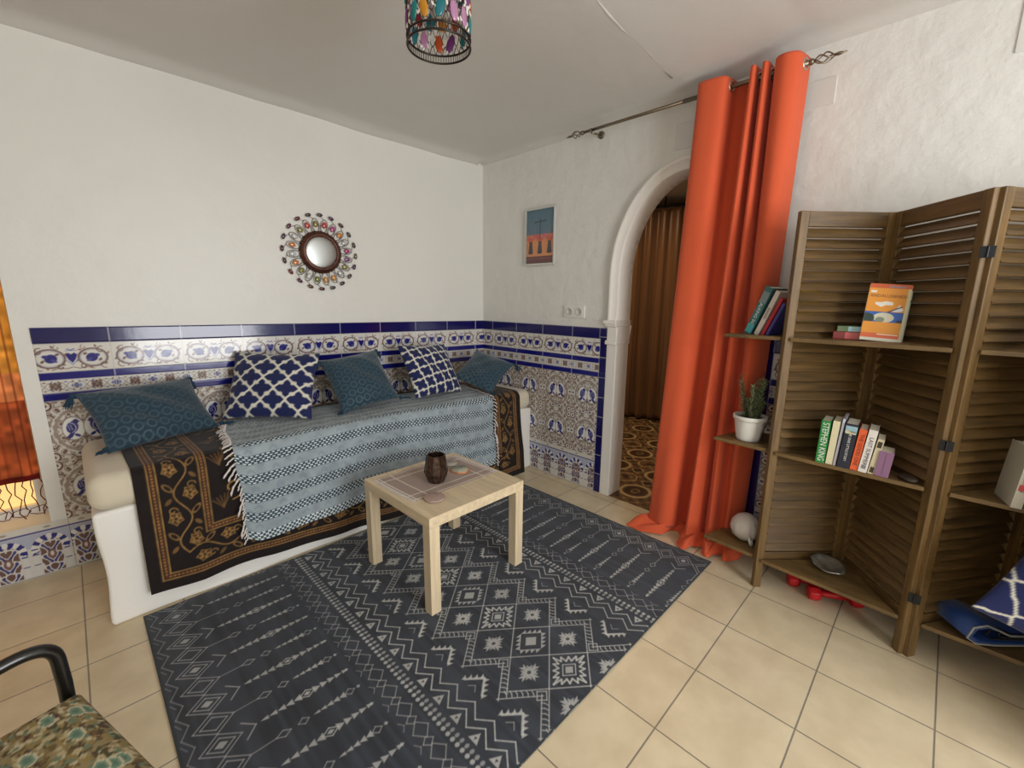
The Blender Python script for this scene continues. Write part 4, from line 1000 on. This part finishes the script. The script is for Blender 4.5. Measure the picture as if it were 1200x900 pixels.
# ------------------------------------------------------------------ books
def book(loc, yaw, th, dep, ht, cover, label, lean=0, tilt=0, pages=(214, 206, 188), text=None, tcol=(20, 20, 20), tsize=.02, spine_extra=None, group=None, txs=1, flat=False, name='book'):
    """local frame: spine faces -y, thickness along x, height z, pivot at the base centre of the spine"""
    o = empty(name, loc); M = Matrix.Rotation(math.radians(yaw), 4, 'Z') @ Matrix.Rotation(math.radians(lean), 4, 'Y') @ Matrix.Rotation(math.radians(tilt), 4, 'X')
    o.rotation_euler = M.to_euler(); cm = mat('cover_%d_%d_%d' % cover, cover, .35, coat=.2)
    t = .0015; mb = MB(); mb.box((-th/2+t/2, dep/2, ht/2), (t, dep, ht)).box((th/2-t/2, dep/2, ht/2), (t, dep, ht)).box((0, t/2, ht/2), (th-2*t, t, ht))
    mb.build('cover', cm, o)
    MB().box((0, dep/2+.0005, ht/2), (th-2*t-.0004, dep-.006, ht-.006)).build('pages', mat('paper_%d_%d_%d' % pages, pages, .8, wood=(900, 3, 3), mottle=.08), o)
    if text:
        T = Matrix.Translation((0, -.0004, ht/2)) @ Matrix.Rotation(PI/2, 4, 'X') @ Matrix.Rotation(-PI/2, 4, 'Z')
        text_mesh('lettering', text, tsize, mat('ink_%d_%d_%d' % tcol, tcol, .6), T, o, .0005, xs=txs)
    if spine_extra:
        for (z, w, h, c) in spine_extra: MB().box((0, -.0006, z), (w, .0012, h)).build('spine_patch', mat('ink_%d_%d_%d' % c, c, .5), o)
    return tag(o, label, 'book', group)
YW = -87; zb = .6725; G1 = 'books on the middle shelf of the screen'
book((2.100, .298, zb), YW, .031, .115, .178, (30, 132, 60), 'green spined paperback with big white capitals, leftmost on the middle shelf', 1, text='STEPHEN KING', tcol=(232, 232, 226), tsize=.030, group=G1, txs=.80)
book((2.106, .268, zb), YW, .023, .115, .182, (222, 214, 178), 'cream spined paperback just right of the green one', 2, group=G1)
book((2.104, .250, zb), YW, .008, .13, .196, (206, 206, 226), 'thin pale lilac booklet between the cream and the navy books', 3, group=G1)
book((2.098, .221, zb), YW, .040, .125, .182, (28, 34, 52), 'thick navy paperback with a pale square near the top of its spine', 3, text='THE ONE LITTLE STORY', tcol=(222, 222, 222), tsize=.0115, group=G1, spine_extra=[(.160, .036, .026, (150, 186, 198)), (.148, .034, .012, (214, 206, 168))])
book((2.100, .187, zb), YW, .024, .115, .168, (226, 96, 48), 'orange spined paperback with dark lettering on the middle shelf', 4, text='THE GOOD ONE', tcol=(90, 30, 24), tsize=.017, group=G1)
book((2.098, .160, zb), YW, .027, .12, .172, (226, 222, 216), 'white spined paperback with black lettering between the orange and the tan books', 5, text='LAST SUMMER', tcol=(36, 38, 44), tsize=.018, group=G1, spine_extra=[(.022, .014, .014, (120, 124, 134))])
book((2.098, .134, zb), YW, .020, .105, .142, (206, 194, 164), 'short tan paperback with dark boxes at both ends of its spine', 6, group=G1, spine_extra=[(.120, .013, .024, (58, 50, 36)), (.018, .011, .022, (58, 50, 36))])
book((2.094, .103, zb), YW, .042, .10, .098, (138, 100, 134), 'small thick mauve ribbed book, rightmost and shortest on the middle shelf', 4, group=G1, spine_extra=[(.049, .0012, .090, (112, 78, 110))])
# dark oddment right of the books
o = MB().ball((0, 0, .012), (.040, .026, .012), 16).build('pebble', mat('dark_pebble', (58, 46, 34), .5, mottle=.4, mscale=40), None, True); o.location = (2.120, .028, .672); o.rotation_euler = (0, 0, .5)
tag(o, 'flat dark pebble at the right end of the middle shelf', 'pebble')
# guide book shown by its front cover
gb = empty('guide_book', (2.200, .183, 1.1735)); gb.rotation_euler = (Matrix.Rotation(math.radians(-72), 4, 'Z') @ Matrix.Rotation(math.radians(-8), 4, 'X') @ Matrix.Rotation(math.radians(4), 4, 'Y')).to_euler()
gw, gh, gt = .128, .218, .020
bev(MB().box((0, gt/2, gh/2), (gw-.004, gt-.004, gh-.004)).build('pages', mat('paper_214_206_188', (214, 206, 188), .8), gb), .001)
bev(MB().box((.007, gt+.004, gh/2-.001), (gw+.006, .006, gh-.004)).build('map_sleeve', mat('pale_green_card', (206, 218, 204), .6, mottle=.2, mscale=60), gb), .001)
gc = Cv(gw, gh, .0013, (232, 154, 56)); 
gc.rect(0, gh-.016, gw, gh, (206, 92, 50)); gc.rect(.06, gh-.013, .11, gh-.007, (150, 136, 150)); gc.rect(0, 0, gw, .012, (222, 222, 206)); gc.rect(0, .012, gw, .030, (226, 106, 66))
gc.rect(0, .072, gw-.010, .112, (52, 98, 182)); gc.ell((.060, .090), .032, .019, (214, 210, 186)); gc.ell((.050, .082), .014, .010, (130, 140, 124)); gc.ell((.010, .086), .022, .018, (40, 62, 56)); gc.ell((.110, .078), .012, .006, (40, 60, 90)); gc.rect(0, .068, gw, .073, (232, 154, 56))
gc.poly([(.026, .140), (.046, .130), (.060, .138), (.082, .138), (.080, .150), (.058, .153), (.044, .148), (.026, .148)], (236, 232, 224)); gc.poly([(.080, .116), (.092, .126), (.102, .142), (.108, .130), (.116, .124), (.110, .116), (.095, .114)], (230, 232, 236)); gc.line([(.070, .112), (.108, .134)], .004, (52, 66, 92))
gc.rect(gw-.010, .012, gw, gh-.016, (214, 208, 170)); gc.rect(.05, .024, .115, .028, (236, 224, 190)); gc.rect(.006, gh-.034, .024, gh-.026, (236, 232, 224))
xx = gc.x[None, :]-gw/2; zz = gc.y[:, None]
grid('front_cover', np.stack([xx+0*zz, -.001+0*xx*zz, zz+0*xx], -1), gc.C, mat('glossy_cover', attr=True, rough=.28, coat=.3), gb, False)
Tc = lambda x, z: Matrix.Translation((x, -.0016, z)) @ Matrix.Rotation(PI/2, 4, 'X')
text_mesh('title', 'ANDALUSIEN', .0155, mat('ink_128_84_40', (128, 84, 40), .6), Tc(-.012, gh-.046), gb, .0003); text_mesh('subtitle', 'SÜD', .0155, mat('ink_128_84_40', (128, 84, 40), .6), Tc(.044, gh-.046), gb, .0003, xs=.7)
tag(gb, 'orange guidebook with a blue coast photo on its cover, leaning on the top shelf', 'book')
# little boxes beside it
def flat_box(loc, yaw, d, c, c2, lab):
    o = empty('pocket_book', loc); o.rotation_euler = (0, 0, math.radians(yaw)); bev(MB().box((0, 0, d[2]/2), d).build('cover', mat('cover_%d_%d_%d' % c, c, .35, coat=.2), o), .001)
    MB().box((d[0]*.2, -d[1]/2, d[2]/2), (d[0]*.6, .0016, d[2]*.86)).build('spine_label', mat('ink_%d_%d_%d' % c2, c2, .5), o); return tag(o, lab, 'book')
flat_box((2.262, .292, 1.1725), -82, (.098, .11, .030), (140, 30, 24), (214, 112, 108), 'small red book lying flat left of the orange guidebook')
flat_box((2.260, .286, 1.2030), -80, (.090, .10, .022), (96, 116, 72), (170, 208, 214), 'small green and pale blue book lying on top of the red one')
# books leaning on the left top shelf
G2 = 'books leaning against the screen on the left top shelf'
book((2.178, .652, 1.1730), -104, .032, .12, .222, (48, 92, 92), 'teal and grey spined book, leftmost of the books leaning on the left top shelf', 21, text='WALKING IN', tcol=(196, 212, 206), tsize=.020, group=G2, spine_extra=[(.030, .028, .040, (70, 150, 150)), (.175, .030, .05, (112, 120, 122))])
book((2.170, .612, 1.1730), -104, .019, .12, .205, (190, 178, 168), 'pale grey spined book right of the teal one on the left top shelf', 22, text='SPANISH', tcol=(90, 86, 84), tsize=.014, group=G2)
book((2.166, .586, 1.1730), -104, .013, .12, .175, (160, 34, 44), 'thin red book between the pale grey and the blue books', 23, group=G2)
book((2.160, .566, 1.1730), -104, .012, .12, .150, (48, 52, 118), 'thin blue book hidden deepest behind the edge of the screen on the left top shelf', 23, group=G2)
o = book((2.262, .500, 1.1730), -44, .090, .016, .205, (226, 200, 40), 'bright yellow book glimpsed through the slats behind the left panel', 0); o.rotation_euler = (0, 0, math.radians(-44)); o.location = (2.222, .432, 1.173)
# book and bottle in the dark right hand bay
book((2.078, -.236, .6725), -76, .026, .125, .200, (196, 192, 178), 'white paperback with a red block on its spine in the dark right bay', 4, text='SEDUCTION', tcol=(40, 40, 44), tsize=.016, spine_extra=[(.070, .018, .020, (190, 70, 66))])
o = book((2.105, -.262, 1.1730), -84, .012, .11, .120, (140, 150, 158), 'thin grey booklet standing on the top shelf of the dark right bay', 2)

# ------------------------------------------------------------------ plant, shells, dumbbells
pp = empty('potted_rosemary', (2.214, .606, .6725))
mb = MB(); pr = [(0, 0), (.047, 0), (.050, .004)]+[(.050+.018*(z/.115)+(.0010 if i % 2 else 0), z) for i, z in enumerate(np.linspace(.01, .098, 18))]+[(.072, .100), (.073, .118), (.069, .120), (.066, .112), (.062, .100), (0, .100)]
mb.lathe([(r, z) for r, z in pr], n=44).build('pot', mat('white_glazed_pot', (222, 220, 214), .3), pp, True)
MB().lathe([(0, .103), (.064, .102)], n=24).build('soil', mat('potting_soil', (46, 34, 26), .95, bump=.8, bscale=120, bdist=.006), pp, True)
random.seed(21); st = MB(); lf = MB()
for i in range(24):
    a = random.uniform(0, 2*PI); r = random.uniform(0, .045); p = Vector((r*math.cos(a), r*math.sin(a), .10)); H = random.uniform(.09, .25)*(1-r*5); d = Vector((math.cos(a)*.22, math.sin(a)*.22, 1)).normalized()
    q = [p]; 
    for k in range(8): q.append(q[-1]+d*H/8+Vector((random.uniform(-.003, .003), random.uniform(-.003, .003), 0)))
    st.tube(q, [.0016]*4+[.001]*5, 5)
    for k in range(1, 9):
        for e in range(6):
            an = e*PI/3+k*.6; o_ = q[k]-d*random.uniform(0, H/9); L = random.uniform(.016, .026); dd = Vector((math.cos(an), math.sin(an), .75)).normalized(); sd = dd.cross(Vector((0, 0, 1))).normalized()*.0026
            lf.add([o_-sd*.5, o_+sd*.5, o_+dd*L*.6+sd, o_+dd*L, o_+dd*L*.6-sd], [(0, 1, 2, 3, 4)])
st.build('stems', mat('woody_stem', (92, 78, 54), .8), pp, True); lf.build('leaves', mat('rosemary_leaf', (132, 150, 110), .6, mottle=.3, mscale=30, transl=.15), pp)
tag(pp, 'rosemary plant in a ribbed white pot on the left middle shelf', 'potted plant')
# big pale shell on the left bottom shelf
sh_ = empty('seashell', (2.245, .575, .1505)); n = 64; mb = MB()
pr = [(0, 0), (.030, .004), (.058, .028), (.070, .060), (.066, .092), (.048, .118), (.024, .132), (0, .136)]
mb.lathe(pr, n=n, fn=lambda a, z: 1+.012*math.cos(14*a)).build('body', mat('pale_shell', (206, 198, 190), .45, bump=.3, bscale=30, bdist=.004), sh_, True)
MB().tube([(-.060, -.035, .050), (-.066, -.042, .026), (-.060, -.046, .012), (-.048, -.046, .014), (-.046, -.044, .028)], [.004, .006, .007, .006, .003], 8).build('lip', mat('shell_lip', (222, 214, 204), .35), sh_, True)
tag(sh_, 'large pale ribbed seashell on the left bottom shelf', 'seashell')
ab = empty('abalone_shell', (2.238, .232, .1505)); ab.rotation_euler = (0, 0, .5)
mb = MB(); n = 40; vs = []
pr = [(.0, .006), (.030, .010), (.052, .020), (.060, .030), (.058, .032), (.048, .018), (.026, .004), (0, .0)]
mb.lathe([(r, z) for r, z in pr], n=n, fn=lambda a, z: (1+.30*math.cos(a)**2)*(1+.04*math.cos(7*a))).build('bowl', mat('mother_of_pearl', (176, 172, 160), .18, .55, mottle=.6, mscale=28, bump=.5, bscale=30, bdist=.006), ab, True)
tag(ab, 'iridescent abalone shell dish on the bottom shelf of the screen', 'shell')
M_db = mat('red_vinyl', (190, 22, 30), .35)
def dumbbell(a, b, lab, r=.034):
    a, b = Vector((*a, r)), Vector((*b, r)); c = (a+b)/2; L = (b-a).length; d = (b-a).normalized()
    o = empty('dumbbell', (c.x, c.y, 0)); o.rotation_euler = (0, 0, math.atan2(d.y, d.x))
    MB().tube([(-L/2, 0, r), (L/2, 0, r)], [.0145]*2, 16).build('handle', M_db, o, True)
    for s in (-1, 1):
        mb = MB(); p = [(0, 0), (.024, 0), (.031, .004), (.0345, .014), (.0345, .034), (.031, .044), (.024, .048), (0, .048)]
        mb.lathe([(rr, z-.024) for rr, z in p], n=8, ph=PI/8)
        T = Matrix.Translation((s*L/2, 0, r-.002)) @ Matrix.Rotation(PI/2, 4, 'Y')
        bev(mb.build('head', M_db, o, False, T), .003, 3)
    return tag(o, lab, 'dumbbell')
dumbbell((2.215, .262), (2.292, .118), 'red dumbbell lying nearer the camera on the floor under the screen')
dumbbell((2.262, .352), (2.340, .215), 'red dumbbell mostly hidden behind the other one under the screen')

# blue mat and trellis cushion in the right bay
bm_ = empty('rolled_mat', (2.150, -.315, .152))
M_bl = mat('blue_nylon', (16, 56, 120), .5, sheen=.2); M_gy = mat('grey_binding', (150, 152, 150), .5)
loop = [(-.150, .030), (-.135, .070), (-.095, .082), (-.055, .066), (-.02, .050), (.04, .052), (.11, .048), (.15, .038), (.15, .022), (.10, .018), (.02, .016), (-.06, .008), (-.12, .010)]
# each point: (along the visible end, height); the roll runs away from the viewer
ax = Vector((.62, -.78, 0)).normalized(); dp = Vector((.35, .28, 0)).normalized()
mb = MB(); m = len(loop); vs = [ax*u+Vector((0, 0, z)) for u, z in loop]+[ax*u+Vector((0, 0, z))+dp*.16 for u, z in loop]; vi = [ax*(u*.9)+Vector((0, 0, .045+(z-.045)*.72)) for u, z in loop]+[ax*(u*.9)+Vector((0, 0, .045+(z-.045)*.72))+dp*.16 for u, z in loop]
mb.add(vs+vi, [(i, (i+1) % m, m+(i+1) % m, m+i) for i in range(m)]+[(2*m+i, 3*m+i, 3*m+(i+1) % m, 2*m+(i+1) % m) for i in range(m)]+[(i, 2*m+i, 2*m+(i+1) % m, (i+1) % m) for i in range(m)]+[(m+i, m+(i+1) % m, 3*m+(i+1) % m, 3*m+i) for i in range(m)])
mb.build('shell', M_bl, bm_, True)
mb = MB(); mb.tube([ax*u*1.0+Vector((0, 0, z)) for u, z in loop], .0035, 6, closed=True); mb.build('edge_binding', M_gy, bm_, True)
mb = MB()
for k in (.55, .3): mb.tube([ax*u*k+Vector((0, 0, .045+(z-.045)*k))+dp*.012 for u, z in loop], .004, 6, closed=True)
mb.build('inner_roll', mat('dark_lining', (20, 22, 26), .8), bm_, True)
tag(bm_, 'bright blue folded mat with grey edging at the bottom right edge of the photo', 'mat')
Rr = Matrix.Rotation(math.radians(-72), 3, 'Z') @ Matrix.Rotation(math.radians(-10), 3, 'X') @ Matrix.Rotation(math.radians(24), 3, 'Y')
pillow('cushion', (2.000, -.430, .480), [list(r) for r in Rr], .40, .40, 'quat', 'dark navy cushion with white trellis lines above the blue mat at the right edge', .05, .075, .3, 6)
bpy.data.objects['cushion']['category'] = 'cushion'

# ------------------------------------------------------------------ jewelled ceiling lamp
LC = Vector((.835, 1.130, 2.012)); lr = .088
lp = empty('ceiling_lamp', tuple(LC)); zc_ = float(ceil_z(LC.x, LC.y))-LC.z
M_lm = mat('dark_lamp_metal', (58, 50, 46), .35, .8)
mb = MB(); 
for z in (.0, .020): mb.tube([(lr*math.cos(a), lr*math.sin(a), z) for a in [2*PI*k/48 for k in range(48)]], .0028, 6, closed=True)
for k in range(72):
    a = 2*PI*k/72; mb.tube([(lr*math.cos(a), lr*math.sin(a), 0), (lr*math.cos(a), lr*math.sin(a), .020)], .0012, 4)
mb.build('bottom_band', M_lm, lp, True)
mb = MB()
for z in (.205,): mb.tube([(lr*math.cos(a), lr*math.sin(a), z) for a in [2*PI*k/48 for k in range(48)]], .003, 6, closed=True)
for k in range(40):
    for sg in (-1, 1):
        a0 = 2*PI*k/30; mb.tube([((lr)*math.cos(a0+sg*t*.9), lr*math.sin(a0+sg*t*.9), .020+.185*t+.006*math.sin(t*25)) for t in [j/12 for j in range(13)]], .0013, 4)
mb.build('wire_cage', M_lm, lp, True)
random.seed(14); gcol = [(22, 150, 150), (196, 30, 54), (206, 150, 190), (226, 160, 40), (146, 70, 150), (206, 150, 190), (20, 128, 140), (214, 96, 40)]
gi = 0
for row, (zz_, nn, ph_, hz, wz) in enumerate(((.052, 14, 0, .025, .0125), (.105, 14, .22, .025, .0135), (.158, 14, .0, .025, .0135))):
    for k in range(nn):
        a = 2*PI*(k+.3*random.random())/nn+ph_; c = gcol[(k*3+row*2+gi) % 8]; gi += k % 3 == 0
        M = Matrix.Rotation(a, 3, 'Z') @ Matrix.Rotation(random.uniform(-.35, .35), 3, 'X')
        g = MB(); g.ball((lr*math.cos(a), lr*math.sin(a), zz_), (.004, wz, hz), 12, M)
        g.build('gem', mat('lamp_gem_%d_%d_%d' % c, c, .12, 0, coat=.6, transl=.45, spec=.7), lp, True)
mb = MB(); be = MB()
for k in range(330):
    a = random.uniform(0, 2*PI); z = random.uniform(.028, .198); M = Matrix.Rotation(a, 3, 'Z') @ Matrix.Rotation(random.uniform(-.8, .8), 3, 'X'); be.ball((lr*math.cos(a), lr*math.sin(a), z), (.003, .0038, .0070), 6, M, 4)
o = be.build('clear_beads', mat('clear_glass_bead', (236, 232, 224), .08, spec=.9, transl=.3), lp, True); o['kind'] = 'stuff'
mb = MB().tube([(0, 0, .14), (0, 0, zc_)], .004, 8).lathe([(0, .120), (.018, .120), (.020, .160), (.012, .170), (0, .17)], n=20).lathe([(0, zc_-.03), (.03, zc_-.025), (.05, zc_), (0, zc_)], n=28)
for k in range(3): a = k*2*PI/3; mb.tube([(0, 0, .2), (lr*math.cos(a), lr*math.sin(a), .205)], .002, 6)
mb.build('stem_and_socket', M_lm, lp, True)
MB().ball((0, 0, .095), (.024, .024, .03), 20).build('bulb', mat('frosted_bulb', (222, 220, 214), .3, transl=.4), lp, True)
tag(lp, 'round jewelled ceiling lamp with coloured glass gems hanging at the top of the photo', 'ceiling lamp')

# ------------------------------------------------------------------ armchair at the near left corner
ca_ = Vector((-.080, 1.190, 0)); ef = Vector((.289, -.957, 0)); eb = Vector((-.957, -.289, 0))
ac = empty('armchair', tuple(ca_+ef*.23+eb*.24)); Ti = Matrix.Translation(-Vector(ac.location))
def AP(a, b, z): return ca_+ef*a+eb*b+Vector((0, 0, z))
n = 150; u = np.linspace(0, 1, n); U_, V_ = np.meshgrid(u, u)
cs_ = np.empty((n, n, 3)); cs_[:] = (150, 134, 96); g_ = np.random.default_rng(4); cols = [(112, 92, 56), (92, 66, 54), (196, 184, 150), (112, 128, 102), (136, 116, 70), (84, 76, 50), (186, 170, 130), (150, 128, 76)]
UU, VV = U_*.50, V_*.50
for k in range(5200):
    cx, cy = g_.random(2)*.5; rx, ry = .003+.005*g_.random(), .002+.004*g_.random(); d = ((UU-cx)/rx)**2+((VV-cy)/ry)**2; cs_[d < 1] = cols[g_.integers(8)]
for k in range(46):
    cx, cy = g_.random(2)*.5; d = np.sqrt(((UU-cx)/.015)**2+((VV-cy)/.009)**2); cs_[d < 1.25] = (206, 196, 166); cs_[d < 1] = (120, 146, 122); cs_[d < .55] = (96, 124, 104)
edge = np.clip(np.minimum(np.minimum(U_, 1-U_), np.minimum(V_, 1-V_))/.10, 0, 1); zt_ = .470+.052*np.sqrt(1-(1-edge)**2)+.006*np.sin(U_*5)*np.sin(V_*4)
rc = .0
P = np.stack([ca_.x+ef.x*UU+eb.x*VV, ca_.y+ef.y*UU+eb.y*VV, zt_], -1)
o = grid('seat_cushion', P, cs_, mat('floral_tapestry', attr=True, rough=.9, bump=.5, bscale=260, bdist=.002), ac, True); o.data.transform(Ti)
mb = MB(); p = [AP(.004, .004, 0), AP(.496, .004, 0), AP(.496, .496, 0), AP(.004, .496, 0)]; mb.prism([(q.x, q.y) for q in p], .425, .472); bev(mb.build('seat_base', mat('tan_webbing', (120, 104, 74), .8), ac, False, Ti), .008, 3)
M_bk = mat('black_tube', (16, 15, 15), .28, coat=.3)
for s, a in ((0, -.022), (1, .522)):
    pts = [AP(a, .02, .0), AP(a, .02, .30), AP(a, .018, .52), AP(a, .020, .575), AP(a, .035, .605), AP(a, .065, .620), AP(a, .11, .622), AP(a, .3, .622), AP(a, .47, .622)]
    pts = [tuple(v) for v in pts[:3]]+[tuple(Vector(pts[3])*((1-t)**2)+Vector(AP(a, .020, .628))*(2*t*(1-t))+Vector(AP(a, .085, .624))*(t*t)) for t in np.linspace(0, 1, 12)]+[tuple(v) for v in pts[6:]]
    MB().tube(pts, .0125, 14).build('front_leg', M_bk, ac, True, Ti)
    MB().tube([AP(a, .12, .622), AP(a, .40, .622)], .0165, 14).build('armrest', M_bk, ac, True, Ti)
    MB().tube([AP(a, .56, .0), AP(a, .49, .45), AP(a, .49, .62), AP(a, .58, .95)], .0125, 14).build('rear_leg', M_bk, ac, True, Ti)
mb = MB(); R2 = Matrix((ef, eb, Vector((0, 0, 1)))).transposed() @ Matrix.Rotation(math.radians(-14), 3, 'X'); mb.box(AP(.25, .535, .74), (.50, .06, .40), R2); bev(mb.build('backrest', mat('tapestry_back', (140, 124, 88), .9, mottle=.5, mscale=60), ac, False, Ti), .02, 4)
mb = MB().tube([AP(-.022, .02, .40), AP(.522, .02, .40)], .010, 10).tube([AP(-.022, .495, .40), AP(.522, .495, .40)], .010, 10); 
mb.build('crossbars', M_bk, ac, True, Ti)
tag(ac, 'black tubular armchair with a floral tapestry seat at the near left corner', 'armchair')
